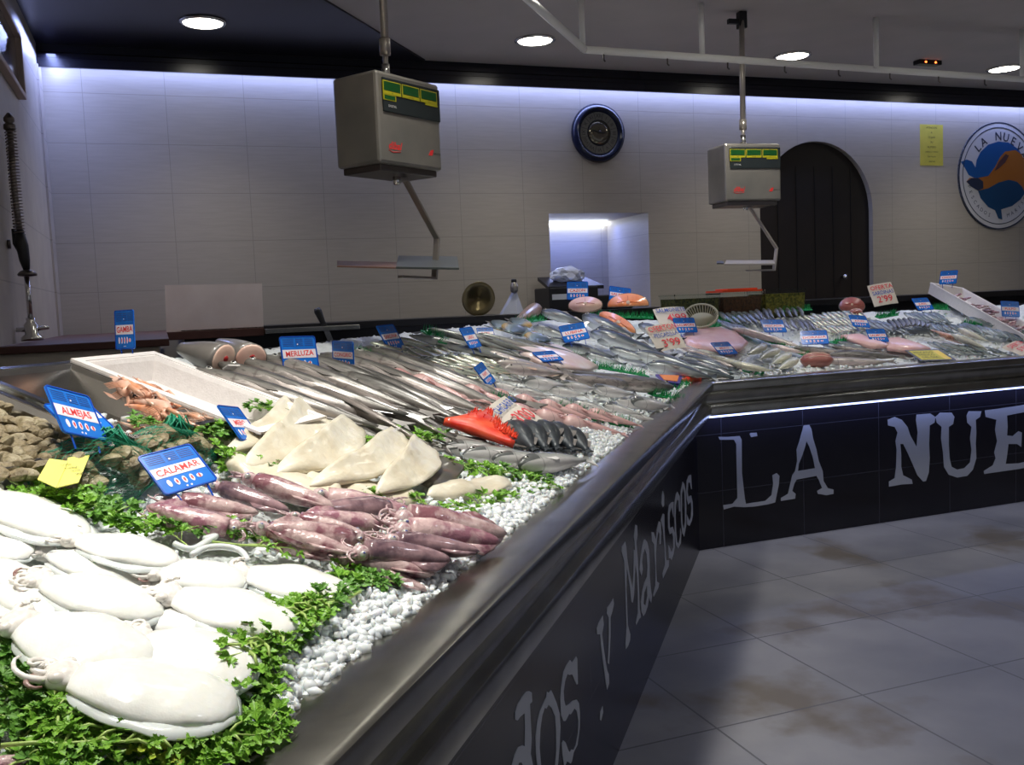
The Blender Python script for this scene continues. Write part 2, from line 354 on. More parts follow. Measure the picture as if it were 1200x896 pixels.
def empty(name, label, cat, group=None, loc=(0, 0, 0)):
    o = bpy.data.objects.new(name, None); COL.objects.link(o); o.location = loc; o.empty_display_size = .05
    return tag(o, label, cat, group)
def part(name, me, parent):
    o = bpy.data.objects.new(name, me); COL.objects.link(o); o.parent = parent; return o
KIDS = {}
def dup(o, parent=None):
    c = o.copy(); COL.objects.link(c); c.parent = parent
    for ch in KIDS.get(o.name, []): dup(ch, c)
    return c
def remember(o):
    KIDS[o.name] = list(o.children)
    for c in o.children: remember(c)
def frame(X, Zn):
    X = X.normalized(); Y = Zn.cross(X).normalized(); Zz = X.cross(Y); return Matrix((X, Y, Zz)).transposed()
_text = {}
def text_mb(mb, txt, h, mtx, mi=None, shear=0, xs=1., bold=.0, center=True, thick=.0004):
    key = (txt, shear, bold)
    if key not in _text:
        cu_ = bpy.data.curves.new('t', 'FONT'); cu_.body = txt; cu_.shear = shear; cu_.resolution_u = 2; cu_.offset = bold
        if center: cu_.align_x = 'CENTER'
        cu_.align_y = 'CENTER'; cu_.extrude = 0
        ob = bpy.data.objects.new('t', cu_); COL.objects.link(ob); dg = bpy.context.evaluated_depsgraph_get(); dg.update()
        me = bpy.data.meshes.new_from_object(ob.evaluated_get(dg)); _text[key] = ([v.co.copy() for v in me.vertices], [tuple(p.vertices) for p in me.polygons])
        bpy.data.objects.remove(ob); bpy.data.meshes.remove(me); bpy.data.curves.remove(cu_)
    vs, fs = _text[key]; mb.add([mtx @ Vector((v.x*h*1.35*xs, v.y*h*1.35, thick)) for v in vs], fs, mi)
# ------------------------------------------------------------------ room
def V3(p): return Vector([float(a) for a in p])
RX = 9.6
fl = MB(); fl.box2((-3, -3.5, -.1), (RX, 4.9, 0)); struct(fl.build('floor', 'floor_tile'))
fb = MB(); fb.prism([(LX, 2.4), (2.2, 6.02), (RX, 6.02), (RX, WY), (LX, WY)], .0, .36); struct(fb.build('floor', 'floor_tile'))
XZ = Matrix(((1, 0, 0, 0), (0, 0, 1, 0), (0, 1, 0, 0), (0, 0, 0, 1)))     # (x,y,z)->(x,z,y)
NX0, NX1, NZ0, NZ1 = 2.823, 3.68, 1.36, 2.166
DX0, DX1, DZ = 4.735, 5.905, 2.755
wl = MB()
wl.prism([(LX, 0), (4.2, 0), (4.2, 3.4), (LX, 3.4)], WY, WY+.1, XZ, hole=[(NX0, NZ0), (NX1, NZ0), (NX1, NZ1), (NX0, NZ1)])
rr = (DX1-DX0)/2; cx = (DX0+DX1)/2; zc = DZ-rr
arch = [(DX0, .36)]+[(cx-rr*math.cos(math.pi*i/24), zc+rr*math.sin(math.pi*i/24)) for i in range(25)]+[(DX1, .36)]
wl.prism([(4.2, 0), (DX0, 0), *arch, (DX1, 0), (RX, 0), (RX, 3.4), (4.2, 3.4)], WY, WY+.1, XZ)
struct(wl.build('wall_back', 'wall_tile'))
n = MB(); ND_ = .74
n.box2((NX0-.03, WY+ND_, NZ0-.03), (NX1+.03, WY+ND_+.03, NZ1+.03)); n.box2((NX1, WY+.1, NZ0), (NX1+.03, WY+ND_, NZ1)); n.box2((NX0-.03, WY+.1, NZ0), (NX0, WY+ND_, NZ1))
n.box2((NX0-.03, WY+.1, NZ1), (NX1+.03, WY+ND_+.03, NZ1+.03)); n.box2((NX0-.03, WY+.1, NZ0-.03), (NX1+.03, WY+ND_+.03, NZ0))
struct(n.build('wall_niche', 'wall_tile'))
dr = MB(); dr.prism(arch, WY+.05, WY+.1, XZ); d1 = struct(dr.build('door_1', 'door_wood'))
h = MB(); h.lathe([(.012, 0), (.012, .03), (.022, .035), (.022, .05), (.0, .055)], 12, None, Matrix.Translation((DX1-.30, WY+.05, 1.60)) @ Matrix.Rotation(R(90), 4, 'X')); h.build('door_handle', 'bright_steel', d1, True)
pl = MB()
for i in range(1, 6): pl.box2((DX0+.02+i*.19, WY+.046, .4), (DX0+.028+i*.19, WY+.05, 2.55))
pl.build('plank_groove', 'black_plastic', d1)
ws = MB(); ws.box2((LX-.1, -3.5, 0), (LX, WY+.1, 3.4)); struct(ws.build('wall_left', 'side_wall_tile'))
wr = MB(); wr.box2((RX, -3.5, 0), (RX+.1, WY+.1, 3.4)); struct(wr.build('wall_right', 'side_wall_tile'))
ce = MB(); ce.box2((-3, -3.5, CZ+.012), (RX, WY+.1, CZ+.1)); struct(ce.build('ceiling', 'grey_ceiling'))
dc = MB(); dc.prism([(LX, 3.31), (1.84, 6.47), (1.84, WY), (LX, WY)], CZ, CZ+.0115); struct(dc.build('ceiling', 'dark_ceiling'))
cm = MB()
prof = [(0, 0), (-.0, .05), (.012, .055), (.012, .08), (.03, .09), (.03, .115), (.05, .12), (.05, .15)]
ring = lambda x: [Vector((x, WY-.25+a, CZ-.15+b*1.09)) for a, b in prof]+[Vector((x, WY-.17, CZ+.0135)), Vector((x, WY-.23, CZ-.15))]
cm.rings([ring(LX), ring(RX)])
struct(cm.build('trim_1', 'crown'))
cs = MB(); cs.box2((LX, WY-.13, CZ-.035), (RX, WY-.11, CZ-.02)); tag(cs.build('led_strip', 'led_strip'), 'blue-white light strip hidden in the cove above the long tiled wall', 'led strip')
cl = MB(); cl.box2((NX0, WY+ND_-.06, NZ1-.035), (NX1-.02, WY+ND_-.02, NZ1-.012)); tag(cl.build('tube_light', 'niche_led'), 'bright white tube light under the top of the wall opening', 'light')
# corner trim strips on the left wall
t = MB(); t.box2((LX, WY-.32, .36), (LX+.012, WY-.29, 3.05)); struct(t.build('trim_2', 'side_wall_tile'))
# window on the left wall
q = [at_p(x, y, (LX, 0, 0), (1, 0, 0)) for x, y in ((22, 110), (12, 37))]
wy1 = q[0][1]; z0, z1 = q[0][2], q[1][2]
wf = MB()
wf.box2((LX-.01, 4.2, z0-.03), (LX+.035, wy1, z0)); wf.box2((LX-.01, 4.2, z1), (LX+.035, wy1, z1+.03)); wf.box2((LX-.01, wy1-.03, z0), (LX+.035, wy1, z1)); wf.box2((LX-.01, 4.2, z0), (LX+.035, 4.23, z1))
wo = struct(wf.build('window_1', 'window_frame', bevel=.004))
wp = MB(); wp.box2((LX, 4.2, z0), (LX+.008, wy1, z1)); wp.build('window_pane', 'pane', wo)

# ------------------------------------------------------------------ ceiling lamps
def downlight(x, y, label, z=CZ):
    e = empty('downlight', label, 'ceiling light', 'round ceiling downlights', (x, y, z))
    a = MB(); a.lathe([(.108, 0), (.135, 0), (.135, -.008), (.118, -.014), (.108, -.004), (.108, 0)], 32, caps=False); a.build('trim_ring', 'bright_steel', e, True)
    b = MB(); b.lathe([(.0, -.004), (.110, -.004), (.110, -.010), (.0, -.012)], 32); b.build('diffuser', 'lamp_glow', e, True)
names = ['round recessed downlight in the dark part of the ceiling above the left counter', 'round downlight in the grey ceiling right of the big hanging scale',
         'round downlight in the grey ceiling behind the white pipe frame, above the arched door', 'round downlight in the grey ceiling at the far right end']
for (x, y), l in zip(DOWN, names): downlight(x, y, l, CZ if x < 1 else CZ+.012)
for i, (p, wt) in enumerate(DISPLAY_LAMPS+FLOOR_FILL_LAMPS):
    downlight(p[0], p[1], 'round ceiling downlight over the customer edge of the fish counter' if i < 7 else 'added unseen ceiling downlight to light the open customer floor', CZ+.012)
al = empty('ceiling_sensor', 'small dark ceiling box with two red lights at the top right', 'sensor', None, (5.15, 5.9, CZ))
q = at_z(1087, 76, CZ-.02); al.location = (q[0], q[1], CZ+.012)
m = MB(); m.box((0, 0, -.018), (.22, .07, .035)); m.build('housing', 'black_plastic', al, bevel=.006)
for s in (-.05, .045):
    m = MB(); m.ellipsoid((s, -.036, -.02), (.010, .006, .008)); m.build('indicator_light', 'red_led', al, True)

# ------------------------------------------------------------------ counters
NDn, NYn = -ND, -NY
mit = (NDn+NYn)/(1+float(NDn@NYn))
LEFT_T, RIGHT_T = -5.62, 6.6
prof = [(-.02, .99), (-.02, 1.0), (.092, 1.0), (.104, .994), (.108, .985), (.108, .955), (.100, .945), (.085, .935), (.070, .915), (.062, .885), (.066, .872), (.088, .862), (.094, .850), (.094, .815), (.085, .806), (.02, .803), (.0, .79), (-.02, .79)]
def rim(p0, d0, p1, d1):
    return [[V3(p0+d0*o+np.array([0, 0, z])) for o, z in prof], [V3(p1+d1*o+np.array([0, 0, z])) for o, z in prof]]
PL0 = K+CD*LEFT_T; PR1 = K+np.array([RIGHT_T, 0, 0])
LM = Matrix(((CD[0], ND[0], 0, K[0]), (CD[1], ND[1], 0, K[1]), (0, 0, 1, 0), (0, 0, 0, 1)))
lc = empty('fish_counter', 'long near fish counter with stainless rim and dark tiled front lettered dos y Mariscos', 'counter')
rc = empty('fish_counter', 'far fish counter on the right, dark tiled front lettered LA NUE above blue light line', 'counter')
a = MB(); a.rings(rim(PL0, NDn, K, mit)); a.build('steel_rim', 'steel', lc, auto=35)
a = MB(); a.rings(rim(K, mit, PR1, NYn)); a.build('steel_rim', 'steel', rc, auto=35)
a = MB(); a.box2((LEFT_T, 0, 0), (.0, .03, .80)); o = a.build('front_panel', 'panel_tile_skew', lc); o.matrix_world = LM
a = MB(); a.box2((K[0], K[1], 0), (K[0]+RIGHT_T, K[1]+.03, .80)); a.build('front_panel', 'panel_tile', rc)
a = MB(); a.box2((-4.0, 1.205, .3), (-.62, 1.23, 1.375)); o = a.build('back_panel', 'black_laminate', lc); o.matrix_world = LM
bk = (ND+NY)/(1+float(ND@NY))*1.215
a = MB(); a.prism([(K[0]+bk[0], K[1]+1.205), (K[0]+bk[0], K[1]+1.23), (K[0]+1.4, K[1]+1.04), (K[0]+RIGHT_T, K[1]+1.04), (K[0]+RIGHT_T, K[1]+1.015), (K[0]+1.35, K[1]+1.015)], .3, 1.315); a.build('back_panel', 'black_laminate', rc)
a = MB(); a.box2((K[0]+.06, K[1]-.030, .783), (K[0]+RIGHT_T, K[1]-.018, .792)); o = a.build('led_strip', 'led_blue', rc); o['label'] = 'thin glowing blue-white light line under the steel rim'
LETTERS_R = [
 ([(125,275),(160,275),(200,272),(207,285),(208,400),(218,490),(222,510),(290,500),(312,480),(318,440),(315,410),(330,402),(340,412),(338,440),(330,480),(325,505),(300,512),(250,520),(215,522),(180,520),(145,530),(142,515),(175,510),(192,490),(190,400),(188,300),(180,285),(130,285)], None),
 ([(235,265),(238,261),(260,260),(262,272),(240,276)], None),
 ([(425,235),(445,233),(453,250),(458,280),(470,320),(478,360),(492,395),(495,430),(510,455),(530,460),(530,475),(505,480),(475,475),(472,465),(490,455),(478,425),(470,412),(400,425),(392,440),(385,465),(397,475),(395,492),(345,500),(345,490),(370,475),(378,440),(385,410),(395,395),(402,360),(400,320),(410,290),(418,260)], [(435,290),(445,310),(458,350),(465,385),(405,395),(408,370),(420,340),(430,310)]),
 ([(720,215),(745,205),(770,215),(790,240),(800,270),(822,310),(826,260),(820,215),(822,197),(870,193),(888,205),(885,225),(868,235),(866,300),(868,350),(865,400),(855,430),(845,432),(825,410),(810,375),(790,330),(775,300),(765,300),(768,340),(768,380),(775,410),(805,425),(808,440),(770,442),(725,450),(725,432),(745,420),(750,380),(752,320),(748,290),(755,260),(745,240),(722,235)], None),
 ([(888,205),(905,190),(945,190),(955,205),(950,230),(935,240),(935,300),(938,350),(945,380),(965,390),(990,385),(1010,365),(1015,320),(1010,280),(1015,240),(1000,225),(998,200),(1005,185),(1050,185),(1045,205),(1030,215),(1032,260),(1030,300),(1032,350),(1020,390),(1000,412),(965,418),(935,408),(918,380),(915,330),(908,280),(910,240),(893,225)], None),
 ([(1062,182),(1110,176),(1185,165),(1250,152),(1262,200),(1245,210),(1230,183),(1180,192),(1140,200),(1142,240),(1140,270),(1160,272),(1180,255),(1192,260),(1190,310),(1175,300),(1145,300),(1140,340),(1135,370),(1180,368),(1240,355),(1255,310),(1270,320),(1262,372),(1180,388),(1060,405),(1058,395),(1090,375),(1100,350),(1095,330),(1105,290),(1098,250),(1103,215),(1065,205)], None)]
for out, hole in LETTERS_R:
    f_ = lambda l: [(at_y(800+x/3, 420+y/3, K[1])[0], at_y(800+x/3, 420+y/3, K[1])[2]) for x, y in l]
    a = MB(); a.prism(f_(out), K[1]-.0015, K[1]+.0005, XZ, None, f_(hole) if hole else None); a.build('letter', 'letter_grey', rc)
A1 = lambda x, y: (590+x/5.742, 740+y/5.742)
A2 = lambda x, y: (690+x/4.478, 600+y/4.478)
A3 = lambda x, y: (740+x/5.6, 540+y/5.6)
LETTERS_L = [
 (A1, [(75,590),(75,540),(90,490),(120,440),(150,402),(170,398),(187,408),(190,470),(175,485),(180,600),(186,720),(180,820),(200,920),(190,1010),(160,980),(120,1040),(80,1040),(55,980),(52,900),(70,830),(95,775),(125,763),(140,770),(142,650),(140,545),(110,570),(92,596)], [(85,930),(100,880),(120,880),(135,910),(125,980),(100,990)]),
 (A1, [(290,400),(300,412),(318,392),(335,430),(355,480),(375,550),(380,640),(375,760),(365,880),(345,980),(310,1020),(260,1010),(230,940),(215,820),(213,700),(225,600),(240,540),(265,480),(285,440)], [(300,490),(320,510),(345,570),(352,680),(352,800),(345,900),(320,970),(280,960),(250,900),(240,780),(245,650),(258,560),(275,510),(285,517)]),
 (A1, [(487,165),(494,180),(495,250),(498,350),(490,355),(475,320),(460,285),(440,290),(428,282),(412,330),(402,400),(405,460),(415,500),(440,485),(465,462),(490,455),(505,480),(512,550),(510,650),(495,760),(470,810),(458,870),(450,885),(425,870),(415,896),(405,896),(395,830),(390,750),(400,730),(415,745),(435,800),(445,810),(455,790),(470,795),(485,760),(500,680),(502,600),(490,530),(475,515),(450,555),(440,550),(415,600),(400,600),(385,560),(380,450),(385,380),(400,270),(420,225),(445,190),(460,208)], None),
 (A1, [(650,540),(665,500),(668,540),(655,598),(647,590)], None),
 (A2, [(72,542),(76,590),(68,640),(75,700),(85,780),(95,830),(103,850),(105,896),(95,930),(88,896),(82,850),(72,780),(62,700),(58,640),(42,640),(40,610),(50,580)], None),
 (A2, [(127,452),(130,480),(122,520),(112,550),(112,650),(108,740),(104,797),(98,790),(102,700),(104,620),(103,552),(93,530),(95,500),(110,480)], None),
 (A2, [(190,155),(195,180),(200,240),(210,310),(222,370),(228,400),(232,340),(234,260),(234,195),(240,200),(238,150),(235,130),(243,65),(252,70),(254,120),(248,160),(254,230),(258,300),(262,400),(265,500),(272,550),(262,560),(248,592),(246,580),(256,530),(256,420),(250,320),(243,270),(240,340),(236,430),(230,475),(222,470),(216,410),(205,330),(197,290),(196,400),(200,500),(203,590),(216,640),(215,670),(205,700),(193,718),(192,690),(197,600),(193,480),(188,350),(184,255),(170,205),(172,180)], None),
 (A2, [(292,140),(305,155),(315,200),(318,260),(318,330),(324,400),(330,440),(326,475),(318,460),(315,440),(308,490),(295,530),(285,545),(275,520),(272,470),(278,420),(290,370),(303,340),(306,290),(302,220),(292,190),(282,220),(278,260),(282,300),(275,335),(265,300),(270,230),(278,180),(285,150)], [(304,380),(306,440),(296,490),(286,480),(290,420)]),
 (A3, [(130,465),(145,468),(160,520),(165,450),(178,395),(190,400),(195,470),(190,545),(182,545),(183,480),(175,460),(165,520),(160,600),(160,700),(165,790),(180,800),(175,830),(145,890),(140,880),(155,820),(155,700),(148,600),(146,545),(133,525)], None),
 (A3, [(205,345),(214,350),(215,450),(220,550),(228,650),(245,650),(243,690),(205,770),(202,740),(218,680),(215,580),(205,450),(195,400),(190,390)], None),
 (A3, [(205,195),(213,230),(213,290),(205,302),(196,280),(198,230)], None),
 (A3, [(275,268),(275,370),(268,340),(262,300),(250,340),(248,400),(252,440),(270,430),(282,470),(283,560),(275,610),(262,650),(250,635),(243,640),(240,550),(250,570),(262,600),(272,570),(273,500),(265,470),(250,480),(240,440),(238,350),(245,290),(262,270)], None),
 (A3, [(300,200),(315,230),(320,330),(312,330),(308,260),(298,250),(290,290),(288,360),(292,460),(298,530),(308,545),(318,500),(320,440),(326,470),(322,540),(305,575),(290,550),(283,460),(280,360),(282,270),(290,220)], None),
 (A3, [(335,135),(345,150),(355,200),(358,300),(358,420),(345,495),(332,470),(325,400),(322,300),(322,200)], [(337,175),(330,220),(330,310),(333,410),(342,450),(350,400),(350,300),(346,210)]),
 (A3, [(375,95),(390,90),(395,185),(390,180),(382,140),(372,140),(367,200),(372,235),(390,225),(400,270),(402,350),(395,390),(380,425),(365,415),(362,350),(370,370),(380,395),(390,370),(393,310),(388,265),(372,285),(362,250),(358,200),(362,130)], None)]
for tr, out, hole in LETTERS_L:
    def f_(l):
        r = []
        for x, y in l:
            P = at_p(*tr(x, y), K, ND); r.append((float((P-K)@CD), float(P[2])))
        return r
    a = MB(); a.prism(f_(out), -.0015, .0005, LM @ XZ, None, f_(hole) if hole else None); a.build('letter', 'letter_grey', lc)

# ------------------------------------------------------------------ ice
from mathutils import noise
mi_ = (ND+NY)/(1+float(ND@NY))
def bed(which):
    b = MB(); rows = []
    nd = 90; ns = 260
    for i in range(nd+1):
        d = -.015+1.215*i/nd
        if which == 0: p0 = K+CD*((LX+.004-K[0]+math.sin(TH)*d)/math.cos(TH))+ND*d; p1 = K+mi_*d
        else: p0 = K+mi_*d; p1 = K+np.array([RIGHT_T-.05, d, 0])
        r = []
        for j in range(ns+1):
            f = j/ns; f = f if which == 0 else f
            p = p0+(p1-p0)*f
            if which == 1: p = p+np.array([0, -max(d, 0)*.17*min(1, f/.22), 0])
            z = surf_z(p)-.012+.016*noise.noise(Vector((p[0]*9, p[1]*9, 0)))+.010*noise.noise(Vector((p[0]*38, p[1]*38, 3)))
            if d < .06: z = min(z, .992+max(d, 0)*.4)
            r.append(Vector((p[0], p[1], z)))
        rows.append(r)
    base = [Vector((v.x, v.y, .90)) for v in rows[0]]; end = [Vector((v.x, v.y, 1.2)) for v in rows[-1]]
    b.rings([base]+rows+[end], False, False); return b
ICE = []
ico = bmesh.new(); bmesh.ops.create_icosphere(ico, subdivisions=1, radius=1); IV = [v.co.copy() for v in ico.verts]; IF = [tuple(v.index for v in f.verts) for f in ico.faces]; ico.free()
def chunk(b, p, s, mi=1):
    rot = Matrix.Rotation(random.uniform(0, 6.3), 3, Vector((random.gauss(0, 1), random.gauss(0, 1), random.gauss(0, 1))))
    k = Vector((random.uniform(.7, 1.25), random.uniform(.6, 1.1), random.uniform(.5, .9)))
    b.add([Vector(p)+rot @ Vector((v.x*k.x, v.y*k.y, v.z*k.z))*s*random.uniform(.75, 1.12) for v in IV], IF, mi)
for which, lab in ((0, 'crushed ice heaped over the near counter under the fish'), (1, 'crushed ice spread over the right counter under the fish')):
    b = bed(which)
    if which == 0:
        for i in range(9500):
            t = -4.4+4.4*random.random()**.62 if random.random() < .22 else random.uniform(-4.0, -2.0)
            d = .004+abs(random.gauss(0, .06)) if random.random() < .78 else random.uniform(.05, .9)
            p = K+CD*t+ND*d
            if t > -.4 and d < -t: pass
            chunk(b, (p[0], p[1], surf_z(p)+random.uniform(-.004, .018)), random.uniform(.005, .0115) if random.random() < .8 else random.uniform(.010, .015))
    else:
        for i in range(1300):
            d = .004+abs(random.gauss(0, .06)) if random.random() < .7 else random.uniform(.05, 1.1)
            p = K+np.array([random.uniform(.03, 4.2), d*.82, 0]); chunk(b, (p[0], p[1], surf_z(p)+random.uniform(-.004, .012)), random.uniform(.008, .018))
    if which == 0:
        for i in range(7500):
            p = K+CD*random.uniform(-4.95, -2.2)+ND*(.008+abs(random.gauss(0, .085))); chunk(b, (p[0], p[1], surf_z(p)+random.uniform(.002, .030)), random.uniform(.007, .0145))
    o = b.build('crushed_ice', ['ice_bed', 'ice'], None, False); tag(o, lab, 'ice'); o['kind'] = 'stuff'
    o.data.shade_smooth()

# ------------------------------------------------------------------ white pipe frame hung from the ceiling
pf = empty('pipe_frame', 'white pipe frame hanging from the ceiling above the counters', 'pipe rack')
RZ = 2.9; c0 = V3(at_z(685, 58, RZ)); cR = V3(at_z(1200, 93, RZ)); dR = (cR-c0).normalized(); cL = V3(at_z(620, 0, RZ)); dL = (cL-c0).normalized()
a = MB(); a.tube([c0, c0+dR*6.4], .021, 10); a.build('rail', 'white_pipe', pf, True)
a = MB(); a.tube([c0, c0+dL*3.6], .021, 10); a.build('rail', 'white_pipe', pf, True)
for x, y in ((683, 58), (823, 67), (1027, 80), (1198, 94)):
    q = at_y(x, y, c0.y+.03); a = MB(); a.tube([(q[0], q[1], RZ), (q[0], q[1], CZ+.012)], .017, 10); a.build('post', 'white_pipe', pf, True)
for k in (1.5, 3.2):
    q = c0+dL*k; a = MB(); a.tube([q, (q.x, q.y, CZ+.012)], .017, 10); a.build('post', 'white_pipe', pf, True)
for i in range(14):
    q = c0+dR*(.12+i*.42); a = MB(); a.tube([q+Vector((0, 0, -.018)), q+Vector((0, 0, -.05)), q+Vector((0, -.015, -.062))], .005, 6); a.build('hook', 'dark_chrome', pf, True)

# ------------------------------------------------------------------ hanging scales
def scale_unit(px, py, dep, az, w_, h_, d_, label, ceil_px, pan):
    """centre of the front face at px,py; az = direction of the front's width, clockwise from the wall normal"""
    c = V3(at_d(px, py, dep)); X = Vector((math.sin(R(az)), math.cos(R(az)), 0)); Y = Vector((-X.y, X.x, 0)); 
    if Y.dot(V3(cf)) < 0: Y = -Y
    Z = Vector((0, 0, 1)); Rm = Matrix((X, Y, Z)).transposed()
    e = empty('hanging_scale', label, 'scale', None, c); L = lambda x, y, z: (x, y, z)
    e.matrix_world = Matrix.Translation(c) @ Rm.to_4x4()
    inv = e.matrix_world.inverted()
    a = MB(); a.box((0, d_/2, 0), (w_, d_, h_)); o = a.build('housing', 'scale_steel', e, bevel=.012)
    a = MB(); a.box((0, d_/2, -h_/2-.012), (w_*.9, d_*.86, .025)); a.build('base_plate', 'dark_chrome', e, bevel=.004)
    a = MB(); a.box((.012, -.003, h_*.245), (w_*.90, .008, h_*.37)); fp = a.build('display_panel', 'scale_face', e, bevel=.003)
    FM = Matrix(((1, 0, 0, 0), (0, 0, -1, 0), (0, 1, 0, 0), (0, 0, 0, 1)))
    for i, x in enumerate((-.29, .0, .29)):
        a = MB(); a.box((x*w_, -.008, h_*.335), (w_*.25, .004, h_*.095)); s_ = a.build('display_window', 'lcd_green', fp)
        a = MB(); a.box((x*w_, -.008, h_*.265), (w_*.27, .004, h_*.034)); a.box((x*w_-w_*.13, -.0078, h_*.33), (.004, .004, h_*.11)); a.box((x*w_+w_*.13, -.0078, h_*.33), (.004, .004, h_*.11)); a.box((x*w_, -.0078, h_*.387), (w_*.27, .004, .004))
        text_mb(a, ('kg', 'euro/kg', 'euro')[i], .006, Matrix.Translation((x*w_, -.0103, h_*.265)) @ FM, 1)
        a.build('display_border', ['lcd_yellow', 'ink_black'], fp)
    a = MB(); a.box((-.33*w_, -.008, h_*.215), (w_*.16, .004, h_*.045)); a.build('display_window', 'lcd_green', fp)
    a = MB(); a.box((-.33*w_, -.0078, h_*.215), (w_*.19, .003, h_*.062)); a.box((.33*w_, -.008, h_*.235), (w_*.2, .004, h_*.022)); a.build('display_border', 'lcd_yellow', fp)
    a = MB(); text_mb(a, 'DIGITAL', .009, Matrix.Translation((-.29*w_, -.0075, h_*.125)) @ FM); a.build('lettering', 'white_plastic', fp)
    a = MB(); text_mb(a, 'dibal', h_*.085, Matrix.Translation((-.27*w_, -.0008, -h_*.30)) @ FM, shear=.35, bold=.02)
    a.tube([(-.36*w_, -.001, -h_*.35), (-.30*w_, -.001, -h_*.37), (-.18*w_, -.001, -h_*.355)], .0015, 5); o = a.build('maker_logo', 'tag_red', e); o['label'] = 'red script logo'
    a = MB(); a.prism([(.27*w_, -.34*h_), (.31*w_, -.28*h_), (.36*w_, -.27*h_), (.33*w_, -.34*h_)], -.0012, .0002, Matrix(((1, 0, 0, 0), (0, 0, 1, 0), (0, 1, 0, 0), (0, 0, 0, 1))))
    a.build('dealer_logo', 'tag_red', e); a = MB(); text_mb(a, 'SERVICIO', .008, Matrix.Translation((.41*w_, -.0008, -h_*.315)) @ FM); a.build('lettering', 'ink_black', e)
    top = Vector((0, d_/2, h_/2)); ct = inv @ V3(at_z(*ceil_px, CZ) if ceil_px[1] > 5 else at_p(*ceil_px, e.matrix_world @ top, (X[0]*0+cf[0], cf[1], 0)))
    if ceil_px[1] <= 5:
        dv = ct-top; ct = top+dv*((CZ-c.z-top.z)/dv.z)
    a = MB(); a.tube([top+Vector((0, 0, .0)), top+Vector((0, 0, .05))+(ct-top)*.02], .016, 12); a.lathe([(.03, 0), (.03, .012), (.018, .02)], 16, None, Matrix.Translation(top)); a.build('top_socket', 'bright_steel', e, True)
    a = MB(); a.tube([top+(ct-top)*.045, top+(ct-top)*.16], .011, 12); a.tube([top+(ct-top)*.14, ct], .0165, 12); a.lathe([(.022, -.03), (.022, .03)], 12, None, Matrix.Translation(top+(ct-top)*.16)); a.build('hanger_pole', 'arm_steel', e, True)
    a = MB(); a.box(ct+Vector((0, 0, -.04)), (.05, .05, .10)); a.box(ct+Vector((-.05, 0, -.05)), (.09, .03, .03)); a.build('ceiling_bracket', 'black_plastic', e, bevel=.004)
    # weighing arm and pan, drawn in the plane of the front
    P = [inv @ V3(at_p(x, y, c+Y*d_*.45, Y)) for x, y in pan['arm']]
    a = MB(); b0 = P[0]; a.tube([Vector((b0.x, b0.y, -h_/2)), b0], .006, 8); a.lathe([(.012, -.018), (.016, -.012), (.016, .012), (.010, .018)], 12, None, Matrix.Translation(b0)); a.build('load_hook', 'chrome', e, True)
    a = MB()
    for i in range(len(P)-1):
        u = P[i+1]-P[i]; l = u.length; Zr = u.normalized(); Xr = Vector((0, 1, 0)); Yr = Zr.cross(Xr).normalized()
        a.box((P[i]+P[i+1])/2, (.028, .010, l+.010), Matrix((Xr, Yr, Zr)).transposed())
    a.build('weighing_arm', 'arm_steel', e, bevel=.0015)
    pc = P[-1]
    for corners, th, mt, nm in pan['plates']:
        q = [inv @ V3(at_d(x, y, dd)) for x, y, dd in corners]
        a = MB(); up = Vector((0, 0, th)); a.add(q+[v+up for v in q], [(3, 2, 1, 0), (4, 5, 6, 7), (0, 1, 5, 4), (1, 2, 6, 5), (2, 3, 7, 6), (3, 0, 4, 7)]); a.build(nm, mt, e, bevel=.001)
    return e
scale_unit(481, 143, 3.60, 55.5, .365, .338, .225, 'large near hanging scale with grey steel box, green displays and flat pan', (443, -150),
  {'arm': [(465, 211), (475, 211), (512, 279), (509, 326), (470, 324)],
   'plates': [([(395, 313, 3.60), (465, 315, 3.55), (466, 308.5, 3.95), (395, 307, 4.0)], .006, 'pan_reflection', 'pan_wing'),
              ([(464, 315, 3.45), (538, 316, 3.5), (536, 302.5, 4.15), (467, 301.5, 4.1)], .008, 'pan_dark', 'pan')]})
scale_unit(883, 201.5, 5.55, 94, .372, .335, .22, 'smaller far hanging scale with steel box in front of the arched door', (869, 16),
  {'arm': [(874, 243), (879, 243), (910, 291), (907, 316), (876, 317)],
   'plates': [([(849, 311, 5.5), (908, 310.5, 5.5), (907, 306.5, 5.85), (851, 306.5, 5.85)], .01, 'arm_steel', 'pan'),
              ([(840, 309.5, 5.6), (848, 309.5, 5.6), (848, 307, 5.7), (840, 307, 5.7)], .006, 'black_plastic', 'pan_grip')]})

